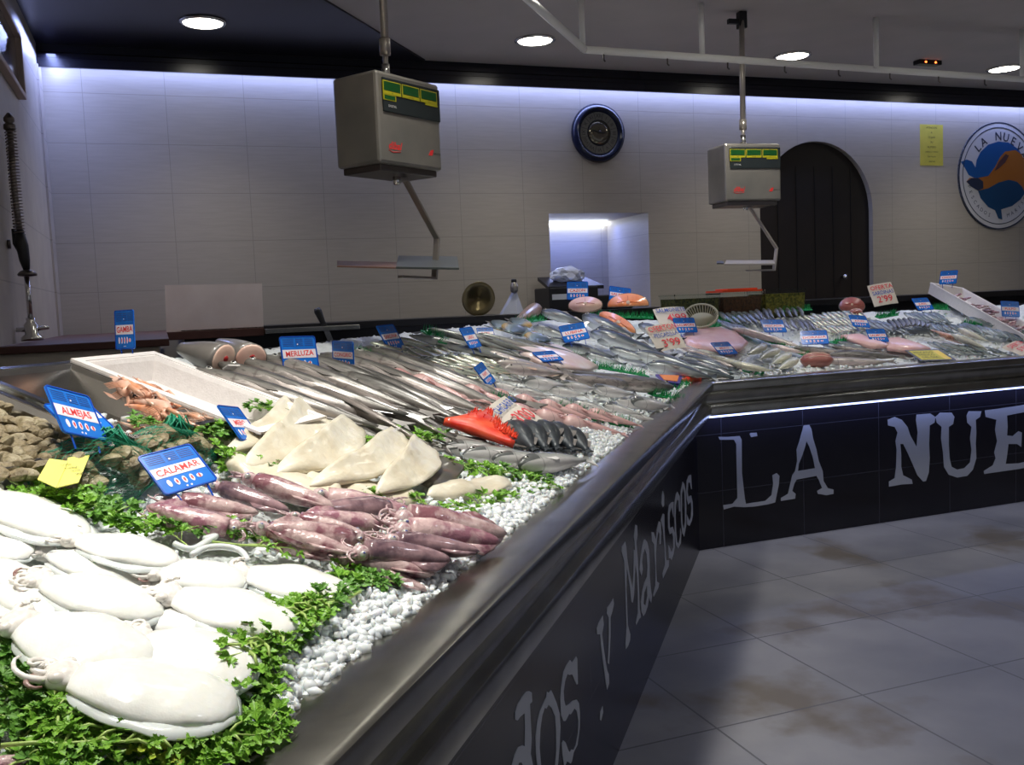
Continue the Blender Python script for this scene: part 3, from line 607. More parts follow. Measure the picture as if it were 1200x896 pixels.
# ------------------------------------------------------------------ clock, notice, round sign
def wall_px(x, y): q = at_y(x, y, WY); return q[0], q[2]
ck = empty('wall_clock', 'round dark navy wall clock on the tiled wall', 'clock', None, (3.25, WY, 2.772))
RM = Matrix.Rotation(R(90), 4, 'X')
a = MB(); a.lathe([(.215, 0), (.225, .03), (.215, .06), (.19, .075), (.165, .06), (.160, .045), (.0, .043)], 48, None, RM); a.build('clock_case', 'clock_navy', ck, auto=60)
a = MB(); a.lathe([(.158, .045), (.158, .047), (.10, .047), (.10, .045), (.158, .045)], 48, None, RM, caps=False); a.build('dial_ring', 'clock_face', ck)
a = MB(); a.lathe([(.094, .044), (.094, .050), (.06, .058), (.0, .062)], 48, None, RM); a.build('dial_centre', 'clock_centre', ck, True)
a = MB()
for i in range(12):
    an = i*math.pi/6; tx = ('XII', 'I', 'II', 'III', 'IIII', 'V', 'VI', 'VII', 'VIII', 'IX', 'X', 'XI')[i]
    text_mb(a, tx, .030, Matrix.Translation((.128*math.sin(an), -.048, .128*math.cos(an))) @ Matrix(((1, 0, 0, 0), (0, 0, -1, 0), (0, 1, 0, 0), (0, 0, 0, 1))) @ Matrix.Rotation(-an, 4, 'Z'))
    a.box((.128*math.sin(an+math.pi/12), -.0475, .128*math.cos(an+math.pi/12)), (.003, .001, .055), Matrix.Rotation(an+math.pi/12, 3, 'Y'))
a.build('numerals', 'ink_black', ck)
a = MB(); a.box((.02, -.066, .0), (.06, .002, .007)); a.box((-.025, -.066, .01), (.07, .002, .006), Matrix.Rotation(R(12), 3, 'Y')); a.build('hand', 'ink_black', ck)
FMw = Matrix(((1, 0, 0, 0), (0, 0, -1, 0), (0, 1, 0, 0), (0, 0, 0, 1)))
x0, zt = wall_px(1078, 145.5); x1, zb = wall_px(1105, 194)
nt_ = empty('notice', 'yellow paper notice on the wall left of the round sign', 'notice', None, ((x0+x1)/2, WY, (zt+zb)/2))
ww, hh = x1-x0, zt-zb
a = MB(); a.box((0, -.001, 0), (ww, .002, hh)); a.build('sheet', 'yellow_paper', nt_)
a = MB()
for i, tx in enumerate(('ATENCION', 'A', 'COJAN', 'SU', 'NUMERO', 'ESPERE SU TURNO', 'POR FAVOR', 'GRACIAS')):
    text_mb(a, tx, hh*(.05 if i < 5 else .036), Matrix.Translation((0, -.0022, hh*(.42-.118*i))) @ FMw)
a.build('lettering', 'ink_black', nt_)
xL, _ = wall_px(1121.7, 206); xc, zt = wall_px(1161, 143); _, zb = wall_px(1162, 269)
RS = (zt-zb)/2; xc = xL+RS; zc2 = (zt+zb)/2
sg = empty('round_sign', 'round white sign with blue and orange fish and the words LA NUEVA', 'sign', None, (xc, WY, zc2))
def disc(r0, r1, y, name, mt):
    a = MB(); a.lathe([(r0, 0), (r1, 0), (r1, y), (r0, y)]+([(r0, 0)] if r0 else []), 64, None, RM, caps=r0 == 0); return a.build(name, mt, sg)
disc(0, RS, .014, 'board', 'logo_white'); disc(RS*.975, RS, .0155, 'outline', 'logo_ink'); disc(RS*.89, RS*.905, .0155, 'outline', 'logo_ink')
lg = lambda l: [((x-545)/238*RS*.985*1.06+0*x, (452-y)/325*RS) for x, y in l]
def shp(l, y, name, mt):
    a = MB(); a.prism([((x-565)/238*RS, (455-y)/328*RS) for x, y in l], -y, -.013, Matrix(((1, 0, 0, 0), (0, 0, 1, 0), (0, 1, 0, 0), (0, 0, 0, 1)))); a.build(name, mt, sg)
shp([(425,405),(432,360),(455,310),(500,265),(560,245),(620,250),(680,290),(712,350),(722,430),(715,520),(690,490),(640,500),(560,520),(470,540),(450,480),(420,470),(385,450),(365,410),(340,372),(375,358),(405,368)], .0150, 'blue_backdrop', 'logo_blue')
shp([(712,350),(722,430),(718,560),(650,490),(560,500),(500,530),(445,545),(400,520),(372,490),(390,468),(440,468),(500,455),(540,400),(570,340),(600,305),(660,295),(695,320)], .0162, 'orange_fish', 'logo_orange')
shp([(718,560),(690,600),(640,640),(590,655),(575,660),(582,722),(560,715),(540,665),(500,645),(455,590),(440,545),(500,530),(560,495),(620,478),(670,490),(700,520)], .0172, 'blue_fish', 'logo_teal')
shp([(372,490),(400,470),(440,468),(468,490),(470,530),(440,545),(400,520)], .0180, 'dark_tail', 'logo_ink')
shp([(600,320),(620,330),(600,370),(560,410),(535,425),(560,370)], .0178, 'gill_mark', 'brown_board')
a = MB()
for ch, an in zip('LA NUEVA', (-46, -32, -18, -2, 13, 28, 43, 58)):
    if ch != ' ':
        an = R(an*1.0); text_mb(a, ch, RS*.165, Matrix.Translation((RS*.73*math.sin(an), -.0148, RS*.73*math.cos(an))) @ FMw @ Matrix.Rotation(-an, 4, 'Z'), bold=.012)
for s, word in ((-1, 'PESCADOS'), (1, 'MARISCOS')):
    for i, ch in enumerate(word):
        an = R(180-s*(72-i*7.5)) if s < 0 else R(180-(18+i*7.5)); an = R(255-i*8) if s < 0 else R(163-i*8)
        text_mb(a, ch, RS*.075, Matrix.Translation((RS*.77*math.sin(an), -.0148, RS*.77*math.cos(an))) @ FMw @ Matrix.Rotation(-an+math.pi, 4, 'Z'))
a.build('lettering', 'logo_ink', sg)

# ------------------------------------------------------------------ back work counter, sink table, tap, board, box
BZ = 1.42
bc = empty('back_counter', 'black worktop running along the back wall behind the fish', 'worktop')
a = MB(); a.box2((.10, 6.15, BZ-.05), (NX0-.1, WY-.003, BZ)); a.box2((NX0-.1, 6.15, BZ-.05), (RX-.01, WY-.003, BZ)); a.build('worktop', 'black_laminate', bc, bevel=.004)
a = MB(); a.box2((.12, 6.2, .37), (RX-.01, WY-.003, BZ-.05)); a.build('front', 'black_laminate', bc)
tb = empty('prep_table', 'low preparation table with brown board top in the left corner', 'table')
a = MB(); a.box2((LX+.002, 4.05, 1.385), (.02, 6.65, 1.415)); a.build('table_top', 'brown_board', tb, bevel=.004)
a = MB(); a.box2((LX+.002, 4.07, 1.335), (-.02, 6.6, 1.384)); a.build('edge_board', 'cream_board', tb, bevel=.003)
a = MB(); a.box2((LX+.002, 4.12, .36), (-.03, 6.6, 1.334)); a.build('cabinet', 'black_laminate', tb)
tp = empty('spray_tap', 'tall spring-hose spray tap standing at the left edge', 'tap', None)
Y0 = 4.6; T = lambda x, y: V3(at_y(x, y, Y0))
bs = T(38, 399); bs.z = max(bs.z, 1.414)
a = MB(); a.lathe([(.045, 0), (.045, .015), (.028, .03), (.030, .07), (.018, .085), (.02, .10)], 20, None, Matrix.Translation(bs)); a.build('tap_base', 'chrome', tp, True)
a = MB(); a.tube([bs+Vector((-.01, 0, .05)), bs+Vector((.07, 0, .055))], [.012, .008], 8); a.tube([bs+Vector((0, 0, .05)), bs+Vector((-.06, 0, .05))], .010, 8); a.build('tap_lever', 'chrome', tp, True)
a = MB(); a.tube([bs+Vector((0, 0, .09)), T(31, 322)], .011, 10); a.build('riser', 'chrome', tp, True)
d_ = T(32, 321); a = MB(); a.lathe([(.01, -.012), (.038, -.008), (.04, 0), (.03, .012), (.012, .02)], 20, None, Matrix.Translation(d_)); a.build('collar', 'dark_chrome', tp, True)
a = MB(); a.tube([d_+Vector((0, 0, .01)), T(29, 305), T(26, 288), T(22, 270)], [.012, .022, .026, .02], 10); a.tube([T(24, 296), T(17, 285), T(15, 268)], [.01, .008, .006], 8); a.build('spray_handle', 'spray_black', tp, True)
a = MB(); a.tube([T(26, 290), T(19, 240), T(15, 200), T(12, 150)], .013, 8); a.build('hose', 'hose_steel', tp, True)
a = MB(); p0, p1 = T(23, 275), T(12, 150); pts = []
for i in range(34*10+1):
    f = i/340; c = p0.lerp(p1, f); an = i/10*2*math.pi; pts.append(c+Vector((math.cos(an)*.022, math.sin(an)*.022, 0)))
a.tube(pts, .003, 5); a.build('spring', 'hose_steel', tp, True)
a = MB(); q = T(11, 146); a.lathe([(.012, -.03), (.024, -.02), (.024, 0), (.014, .006), (.022, .014), (.022, .028), (.006, .05)], 14, None, Matrix.Translation(q)); a.build('top_nut', 'dark_chrome', tp, True)
a = MB(); a.tube([T(10, 285), (LX, Y0, T(10, 285).z)], .008, 8); a.lathe([(.02, 0), (.02, .012)], 12, None, Matrix.Translation(T(9, 286)) @ Matrix.Rotation(R(90), 4, 'Y')); a.build('wall_bracket', 'dark_chrome', tp, True)
# steel splash board behind the left display
bd = empty('steel_board', 'upright stainless steel sheet on a brown wooden strip behind the left display', 'board')
q = [V3(at_y(x, y, 6.15)) for x, y in ((195, 389), (309, 386), (307, 332), (193, 334))]
a = MB(); a.add(q+[v+Vector((0, .012, 0)) for v in q], [(0, 1, 2, 3), (7, 6, 5, 4), (0, 4, 5, 1), (1, 5, 6, 2), (2, 6, 7, 3), (3, 7, 4, 0)]); a.build('sheet', 'brushed_steel', bd)
q2 = V3(at_y(195, 399, 6.1)); q3 = V3(at_y(310, 392, 6.1))
a = MB(); a.box2((q2.x, 6.12, q2.z-.0), (q3.x, 6.17, q[0].z)); a.build('wooden_strip', 'brown_board', bd, bevel=.003)
a = MB(); q = [V3(at_y(x, y, 6.05)) for x, y in ((311, 391), (422, 383), (422, 378), (311, 386))]
a.box2((q[0].x, 6.05, q[0].z), (q[1].x, 6.35, q[0].z+.03)); tag(a.build('cutting_board', 'steel', bevel=.003), 'flat grey metal board lying behind the fish beside the steel sheet', 'board')
kn = empty('knife', 'knife with a black handle standing up behind the long fish', 'knife')
a = MB(); k0, k1 = V3(at_y(371, 361, 6.15)), V3(at_y(381, 384, 6.15)); a.tube([k0, k0.lerp(k1, .15), k0.lerp(k1, .7), k1], [.018, .026, .018, .022], 10); a.build('handle', 'spray_black', kn, True)
a = MB(); k2 = k1+(k1-k0).normalized()*.12; a.box((k1+k2)/2, (.035, .003, (k2-k1).length), Matrix.Rotation(-.32, 3, 'Y')); a.build('blade', 'bright_steel', kn)
# dark machine with a plastic bag in the wall opening
bx = empty('cash_machine', 'black machine standing in front of the lit wall opening', 'machine', None)
q = V3(at_y(645, 372, 6.35)); q1 = V3(at_y(701, 330, 6.35)); q2 = V3(at_y(716, 345, 6.35))
a = MB(); a.box2((q.x, 6.35, BZ), (q1.x, 6.65, q1.z-.03)); a.box2((q1.x-.05, 6.35, BZ), (V3(at_y(742, 350, 6.35)).x, 6.6, q2.z)); a.build('body', 'black_plastic', bx, bevel=.01)
a = MB(); z_ = q1.z-.03; a.add([(q.x, 6.36, z_-.02), (q1.x+.05, 6.36, z_-.02), (q1.x, 6.62, z_+.06), (q.x+.02, 6.62, z_+.06), (q.x, 6.36, z_+.005), (q1.x+.05, 6.36, z_+.005), (q1.x, 6.62, z_+.085), (q.x+.02, 6.62, z_+.085)], [(0, 1, 2, 3), (7, 6, 5, 4), (0, 4, 5, 1), (1, 5, 6, 2), (2, 6, 7, 3), (3, 7, 4, 0)]); a.build('sloped_lid', 'black_plastic', bx)
a = MB(); a.box2((q.x+.02, 6.347, z_-.09), (q.x+.2, 6.349, z_-.05)); a.box2((q.x+.3, 6.347, z_-.12), (q.x+.42, 6.349, z_-.115)); a.build('label', 'bag_plastic', bx)
def crumple(c, r, seed, sub=3, amp=.35):
    bm = bmesh.new(); bmesh.ops.create_icosphere(bm, subdivisions=sub, radius=1); m = MB(); vs = []
    for v in bm.verts:
        k = 1+amp*noise.noise(v.co*2.1+Vector((seed, 0, 0)))+amp*.5*abs(noise.noise(v.co*5+Vector((0, seed, 0)))); vs.append(Vector((c[0]+v.co.x*r[0]*k, c[1]+v.co.y*r[1]*k, c[2]+max(v.co.z, -.6)*r[2]*k)))
    m.add(vs, [tuple(v.index for v in f.verts) for f in bm.faces]); bm.free(); return m
q = V3(at_y(664, 323, 6.5)); m = crumple((q.x, 6.5, q.z), (.13, .08, .065), 3.1); tag(m.build('plastic_bag', 'bag_plastic'), 'crumpled whitish plastic bag lying on the black machine', 'bag')
# round dish leaning behind
q = V3(at_y(560.5, 355.5, 6.25)); q.z = BZ+.118; dt = Matrix.Translation(q) @ Matrix.Rotation(R(100), 4, 'X')
a = MB(); a.lathe([(.0, .0), (.02, .004), (.022, .010), (.045, .006), (.048, .012), (.075, .008), (.078, .014), (.105, .010), (.118, .016), (.122, .012), (.118, .0), (.0, -.004)], 40, None, dt)
tag(a.build('round_dish', 'brass_dish', smooth=True), 'round ridged brass-coloured dish standing upright behind the fish', 'dish')
# small jar on folded paper
q = V3(at_y(604, 372, 6.25)); q.z = BZ+.001; a = MB()
a.add([q+Vector(v) for v in ((-.10, 0, 0), (0, -.04, .0), (.07, 0, 0), (-.01, .03, .15), (.015, 0, .16), (-.1, .05, 0), (.07, .05, 0))], [(0, 1, 4, 3), (1, 2, 4), (0, 3, 5), (2, 6, 4), (3, 4, 6, 5)]); tag(a.build('paper_cone', 'paper' if 0 else 'bag_plastic'), 'folded white paper cone behind the cut fish end', 'paper')
e = empty('glass_jar', 'small clear jar with a dark lid on top of the white paper cone', 'jar', None, q+Vector((0, 0, .15)))
a = MB(); a.lathe([(.018, 0), (.028, .01), (.028, .05), (.02, .06), (.02, .07)], 16); a.build('jar_body', 'scale_steel', e, True)
a = MB(); a.lathe([(.02, .07), (.02, .09), (.012, .094)], 16); a.build('lid', 'black_plastic', e, True)
# ------------------------------------------------------------------ fish
def interp(ctrl, x):
    for (a, *va), (b, *vb) in zip(ctrl, ctrl[1:]):
        if x <= b:
            f = (x-a)/(b-a); f = f*f*(3-2*f)*.5+f*.5; return [p+(q-p)*f for p, q in zip(va, vb)]
    return list(ctrl[-1][1:])
# control points: x along the body, half height, half thickness (as shares of H and T), offset
CTRL = [(-.40, .20, .16, 0), (-.30, .30, .30, 0), (-.12, .72, .72, 0), (.08, .98, .98, 0), (.22, 1.0, 1.0, 0), (.33, .88, .92, 0), (.42, .62, .68, -.04), (.48, .32, .38, -.08), (.5, .10, .14, -.10)]
def fish_geo(H, T, bend=0., n=15, m=12, ctrl=CTRL, tail=.5, mouth=True):
    body, tl, fin, eye = MB(), MB(), MB(), MB()
    by = lambda x: bend*(x*x-.1)
    rings = []
    for i in range(n+1):
        x = -.40+.90*(1-(1-i/n)**1.25); h, t, o = interp(ctrl, x); r = []
        for j in range(m):
            a = 2*math.pi*j/m; c, s_ = math.cos(a), math.sin(a)
            r.append(Vector((x, by(x)+o*H+h*H*c, t*T*s_*(1-.12*c))))
        rings.append(r)
    body.rings(rings)
    w_ = H*tail*1.9; y0 = by(-.4)
    tl.prism([(-.385, y0+H*.19), (-.44, y0+w_*.55), (-.5, y0+w_), (-.478, y0+w_*.25), (-.468, y0), (-.478, y0-w_*.25), (-.5, y0-w_), (-.44, y0-w_*.55), (-.385, y0-H*.19)], -T*.05-.002, T*.05+.002)
    def f_(xs, hs, side, th=.0022):
        top = [(x, by(x)+side*(interp(ctrl, x)[0]*H*.93)) for x in xs]; out = [(x-.012, y+side*hh*H) for (x, y), hh in zip(top, hs)]
        fin.prism(top+out[::-1], -th, th)
    f_([.16, .10, .02, -.06], [.15, .42, .30, .08], 1); f_([-.12, -.18, -.26, -.33], [.05, .30, .22, .08], 1); f_([-.10, -.17, -.25, -.32], [.05, .30, .2, .08], -1)
    fin.prism([(.24, -.30*H), (.12, -.62*H), (.07, -.46*H), (.10, -.22*H)], T*.90, T*.97); fin.prism([(.24, -.30*H), (.12, -.62*H), (.07, -.46*H), (.10, -.22*H)], -T*.97, -T*.90)
    ex = .5-.075-.1*H; h, t, o = interp(ctrl, ex); er = min(.19*H, .022)+.004
    for s_ in (1, -1):
        c = Vector((ex, by(ex)+o*H+.28*h*H, s_*t*T*.90))
        eye.ellipsoid(c, (er, er, er*.38), 10, 6, 0); eye.ellipsoid(c+Vector((0, 0, s_*er*.18)), (er*.6, er*.6, er*.34), 8, 6, 1)
    if mouth:
        body.cur = 0
    return body, tl, fin, eye
PROTO = {}
CAP = dict(sea_bream=.33, salmon_trout=.50, sea_bass=.34, hake=.78, pink_hake=.7, sardine=.19, mackerel=.24, pale_fish=.30, dark_fish=.26, monkfish=.34, whiting=.42, slate_fish=.24, blue_fish=.27, grey_fish=.5)
def proto(kind, skin, H, T, bend, full, finmat='dark_skin', tail=.5, ctrl=CTRL):
    b, t, f, e = fish_geo(H, T, bend, tail=tail, ctrl=ctrl)
    if full:
        parts = [('body', b.mesh(kind, skin)), ('tail_fin', t.mesh(kind, finmat if 'hake' in kind else skin, False)), ('fin', f.mesh(kind, finmat, False)), ('eye', e.mesh(kind, ['eye_silver', 'eye_black']))]
    else:
        m = MB(); m.add(b.v, b.f, 0); m.add(t.v, t.f, 0); m.add(f.v, f.f, 1)
        m.add(e.v, e.f, 2); k = len(b.f)+len(t.f)+len(f.f)
        for i, q in enumerate(e.m): m.m[k+i] = 2+q
        parts = m.mesh(kind, [skin, finmat, 'eye_silver', 'eye_black'])
    PROTO.setdefault(kind, []).append((parts, H, T))
for bd_ in (-.10, .0, .12):
    proto('hake', 'hake_skin', .060, .048, bd_, True, tail=.3); proto('pink_hake', 'hake_pink', .060, .045, bd_, True, tail=.3)
    proto('sardine', 'sardine_skin', .088, .05, bd_, False, 'pale_flesh'); proto('grey_fish', 'greyfish_skin', .055, .04, bd_, True)
    proto('sea_bass', 'bass_skin', .12, .085, bd_, True, 'white_plastic'); proto('sea_bream', 'bream_skin', .21, .07, bd_*.3, True)
    proto('salmon_trout', 'salmon_skin', .112, .085, bd_, True); proto('mackerel', 'mackerel_skin', .085, .06, bd_, False)
    proto('pale_fish', 'pale_skin', .125, .08, bd_, True, 'pale_skin'); proto('dark_fish', 'dark_oval_skin', .17, .13, bd_, True, tail=.15)
    proto('slate_fish', 'slate_skin', .075, .06, bd_*2, False); proto('blue_fish', 'bluefish_skin', .075, .055, bd_, False)
    proto('whiting', 'hake_pink', .075, .055, bd_, True, 'pale_flesh')
    MK = [(-.40, .22, .2, 0), (-.2, .5, .5, 0), (.0, .72, .7, 0), (.12, .62, .62, 0), (.24, 1.15, 1.1, 0), (.36, 1.25, 1.2, 0), (.45, .8, .8, 0), (.5, .2, .2, 0)]
    proto('monkfish', 'monk_skin', .13, .09, bd_, True, 'monk_skin', ctrl=MK, tail=.3)
ORD = ['first', 'second', 'third', 'fourth', 'fifth', 'sixth', 'seventh', 'eighth', 'ninth', 'tenth', 'eleventh', 'twelfth', 'thirteenth', 'fourteenth', 'fifteenth', 'sixteenth']
def lay(kind, head, tail, label, cat='fish', group=None, off=0., tw=0., dorsal=1, name=None, hs=1., var=None):
    tw = abs(tw)+(.22 if kind not in ('monkfish', 'sea_bream', 'pale_fish') else 0)
    pr = PROTO[kind]; parts, H, T = pr[random.randrange(3) if var is None else var]
    a, n = S(*head, off); b, _ = S(*tail, off); L = (a-b).length
    o2 = off+T*L*.75; a, n = S(*head, o2); b, _ = S(*tail, o2); L = (a-b).length; L2 = min(L, CAP.get(kind, 9)); b = a+(b-a)*(L2/L); L = L2; c = (a+b)/2
    X = (a-b).normalized(); Zn = (n-X*n.dot(X)).normalized(); Y = Zn.cross(X); sy = 1
    if Y.dot(V3(cf)) < 0: sy = -1
    sy *= dorsal
    mw = Matrix.Translation(c) @ frame(X, Zn).to_4x4() @ Matrix.Diagonal((L, L*sy*hs, L, 1))
    if tw: mw = mw @ Matrix.Rotation(tw, 4, 'X')
    nm = name or kind
    if isinstance(parts, list):
        e = bpy.data.objects.new(nm, None); COL.objects.link(e); e.empty_display_size = .02; tag(e, label, cat, group)
        for pn, me in parts: part(pn, me, e)
    else:
        e = bpy.data.objects.new(nm, parts); COL.objects.link(e); tag(e, label, cat, group)
    e.matrix_world = mw; return e
def row(kind, h0, h1, t0, t1, n, lab, group, off=0., jit=2., joff=.006, tw=0., ordinal=True, **k):
    for i in range(n):
        f = i/(n-1) if n > 1 else .5
        j = lambda s=1.: random.uniform(-jit, jit)*s
        h = (h0[0]+(h1[0]-h0[0])*f+j(), h0[1]+(h1[1]-h0[1])*f+j(.4)); t = (t0[0]+(t1[0]-t0[0])*f+j(), t0[1]+(t1[1]-t0[1])*f+j(.4))
        l = lab.format(ORD[i]) if ordinal and '{}' in lab else lab
        try: lay(kind, h, t, l, group=group, off=off+random.uniform(0, joff), tw=tw+random.uniform(-.3, .3), **k)
        except ValueError: pass

# ---- near counter: long hake between the white tray and the fillets
G = 'long hake on the near counter'
row('hake', (250, 450), (300, 428), (505, 535), (560, 520), 5, 'long grey hake, {} in the front layer counting from the parsley edge', G, off=.01, tw=.15)
row('hake', (305, 424), (425, 408), (560, 524), (640, 480), 6, 'long grey hake, {} in the rear layer counting back from the blue tag', G, off=.01, tw=.1)
row('hake', (225, 432), (330, 412), (470, 508), (530, 482), 5, 'long speckled hake on top of the heap, {} from the white tray', G, off=.055, tw=-.1)
lay('pink_hake', (356, 450), (505, 522), 'pale pink-bellied hake on top of the heap right beside the fillets', group=G, off=.06, tw=.3, dorsal=-1)
lay('pink_hake', (376, 444), (535, 516), 'pink-bellied hake lying next to the pale one on the heap', group=G, off=.05, tw=.3, dorsal=-1)
lay('hake', (372, 430), (560, 500), 'long dark-backed hake crossing the middle of the heap', group=G, off=.05, tw=-.5)
lay('hake', (205, 428), (330, 462), 'dark speckled hake with its head beside the white tray', group=G, off=.045, tw=-.4)
lay('hake', (338, 428), (420, 446), 'short dark hake lying under the large blue tag', group=G, off=.075, tw=-.4)

# ---- cut fish ends behind the tray
def cut_fish(p_cut, p_end, r, label, skin, flesh, name='cut_fish', off=.02, face=None, bone='blood', cat='fish'):
    a, n = S(*p_cut, off+r*.7); b, _ = S(*p_end, off+r*.5); L = (a-b).length; X = (a-b).normalized(); Zn = (n-X*n.dot(X)).normalized()
    e = bpy.data.objects.new(name, None); COL.objects.link(e); tag(e, label, cat); e.matrix_world = Matrix.Translation(b) @ frame(X, Zn).to_4x4()
    m = MB(); rr_ = []
    for i in range(9):
        f = i/8; k = .35+.65*math.sin(f*1.45); rr_.append([Vector((f*L, r*k*math.cos(2*math.pi*j/16), r*.85*k*math.sin(2*math.pi*j/16))) for j in range(16)])
    m.rings(rr_); part('body', m.mesh('body', skin), e)
    m = MB(); m.ellipsoid((L+.001, 0, 0), (.006, r*.93, r*.80), 18, 6); part('cut_face', m.mesh('cut', flesh), e)
    m = MB(); m.ellipsoid((L+.006, 0, r*.1), (.005, r*.2, r*.16), 10, 6); m.ellipsoid((L+.004, 0, -r*.4), (.005, r*.28, r*.12), 10, 6); part('backbone', m.mesh('bone', bone), e)
    if face: e.rotation_mode = 'XYZ'
    return e
cut_fish((262, 422), (212, 408), .056, 'dark thick fish with a pale cut end lying behind the white tray', 'dark_skin', 'pale_flesh', off=.05)
cut_fish((294, 420), (258, 402), .052, 'dark thick fish with a pink cut end and blood spot behind the hake', 'dark_skin', 'pink_flesh', off=.06)
cut_fish((627, 362), (606, 376), .050, 'brown fish piece with a pale round cut end near the paper cone', 'brown_skin', 'pale_flesh', off=.04, bone='pink_flesh')
q, n = S(271, 430, .10); m = MB(); m.box(q, (.035, .004, .030), frame(Vector((1, .5, -.1)), n) @ Matrix.Rotation(.9, 3, "X")); tag(m.build('paper_label', 'styrofoam'), 'small white label hanging from the cut fish behind the tray', 'label')

# ---- pink monkfish band
G = 'pink monkfish on the near counter'
row('monkfish', (455, 436), (690, 482), (525, 466), (752, 500), 9, 'pink skinned monkfish in the rear pink row, {} from the left', G, off=.02, tw=0)
row('monkfish', (438, 438), (655, 492), (505, 462), (735, 509), 8, 'pink skinned monkfish in the front pink row, {} from the left', G, off=.01)
lay('monkfish', (418, 424), (478, 448), 'pink monkfish at the far left end of the pink band beside the blue tag', group=G, off=.03)
# ---- silver sardines with green grass
G = 'silver sardines on the near counter'
row('sardine', (418, 408), (520, 396), (462, 424), (560, 414), 9, 'small silver sardine in the rearmost sardine row on the near counter', G, off=.035)
row('sardine', (432, 402), (505, 388), (478, 412), (550, 402), 7, 'small silver sardine in the rearmost sardine row on the near counter', G, off=.05)
row('sardine', (452, 424), (560, 412), (512, 440), (612, 430), 10, 'small silver sardine in the middle sardine row on the near counter', G, off=.035)
row('sardine', (480, 430), (585, 424), (548, 446), (645, 440), 9, 'small silver sardine in the front sardine row on the near counter', G, off=.03)
row('sardine', (500, 438), (560, 442), (560, 452), (600, 456), 5, 'small silver sardine next to the narrow blue tag and the pink fish', G, off=.02)
# ---- grey long fish behind
G = 'grey long fish at the back of the near counter'
row('grey_fish', (482, 392), (562, 398), (655, 436), (712, 428), 7, 'long grey fish with dark back, {} from the left in the rear heap', G, off=.04)
row('grey_fish', (500, 384), (590, 396), (610, 415), (690, 418), 4, 'long grey fish on top of the rear heap, {} from the left', G, off=.075)
row('whiting', (560, 410), (590, 430), (690, 452), (740, 446), 4, 'long pale whiting, {} below the white fish with the blue tag', G, off=.03)
lay('hake', (790, 455), (650, 433), 'long pale hake with its round head at the corner of the counter', group=G, off=.03, tw=.2)
lay('hake', (742, 452), (620, 436), 'grey hake lying in front of the long pale hake near the corner', group=G, off=.02)
# ---- sea bass
BL = [((577, 449), (628, 462)), ((601, 455), (650, 466)), ((641, 455), (690, 464)), ((640, 464), (688, 480)), ((673, 470), (722, 485)), ((654, 450), (702, 456)), ((693, 454), (748, 463)), ((706, 474), (756, 487)), ((722, 468), (778, 482)), ((612, 446), (668, 452)), ((690, 445), (745, 452)), ((740, 470), (790, 476)), ((737, 484), (775, 495))]
for i, (h_, t_) in enumerate(BL):
    lay('sea_bass', h_, t_, 'silver sea bass with dark head, %s from left in heap above the pink fish' % ORD[i], group='silver sea bass near the corner', off=.02+.012*(i % 2), tw=-.15, hs=1.05)
# ---- four silver fish at the front with the rail
for i, (h_, t_) in enumerate([((518, 522), (622, 534)), ((542, 530), (650, 540)), ((577, 536), (672, 543)), ((608, 543), (702, 538))]):
    lay('sea_bass', h_, t_, 'silver fish with dark back and pinkish belly, %s of the four near the rail' % ORD[i], group='four silver fish by the steel rail', off=.01+.008*i, tw=-.1, hs=.8)
# ---- dark fish under the paper sign
for i, (h_, t_) in enumerate([((596, 497), (628, 528)), ((613, 497), (645, 530)), ((629, 497), (660, 531)), ((645, 499), (676, 531)), ((660, 503), (692, 530))]):
    lay('dark_fish', h_, t_, 'dark blue-grey rounded fish, %s from the red spiny shell' % ORD[i], group='dark fish under the paper price sign', off=.03, tw=-.3, name='dark_fish')
# ---- bream and big silver fish at the back corner
for i, (h_, t_) in enumerate([((566, 396), (592, 379)), ((579, 401), (606, 383)), ((592, 405), (620, 387)), ((603, 412), (634, 394)), ((590, 388), (613, 376))]):
    lay('sea_bream', t_, h_, 'flat grey-green bream with yellow belly, %s from the round dish' % ORD[i], group='flat bream by the dish', off=.05+.01*(i % 2), dorsal=-1 if i % 2 else 1)
BIG = [((700, 384), (762, 398)), ((748, 380), (800, 400)), ((720, 398), (790, 420)), ((634, 364), (690, 380)), ((625, 382), (680, 400)), ((643, 397), (690, 408)), ((682, 370), (752, 398)), ((693, 388), (778, 416)), ((659, 404), (726, 420)), ((686, 414), (735, 428)), ((714, 408), (770, 424)), ((741, 413), (832, 436)), ((757, 426), (842, 443)), ((700, 398), (770, 410))]
for i, (h_, t_) in enumerate(BIG):
    lay('salmon_trout', h_, t_, 'large silver fish with dark blue back, %s counting from the back corner to the rail' % ORD[i], group='large silver fish at the counter corner', off=.05 if i < 8 else .03, tw=-.25)
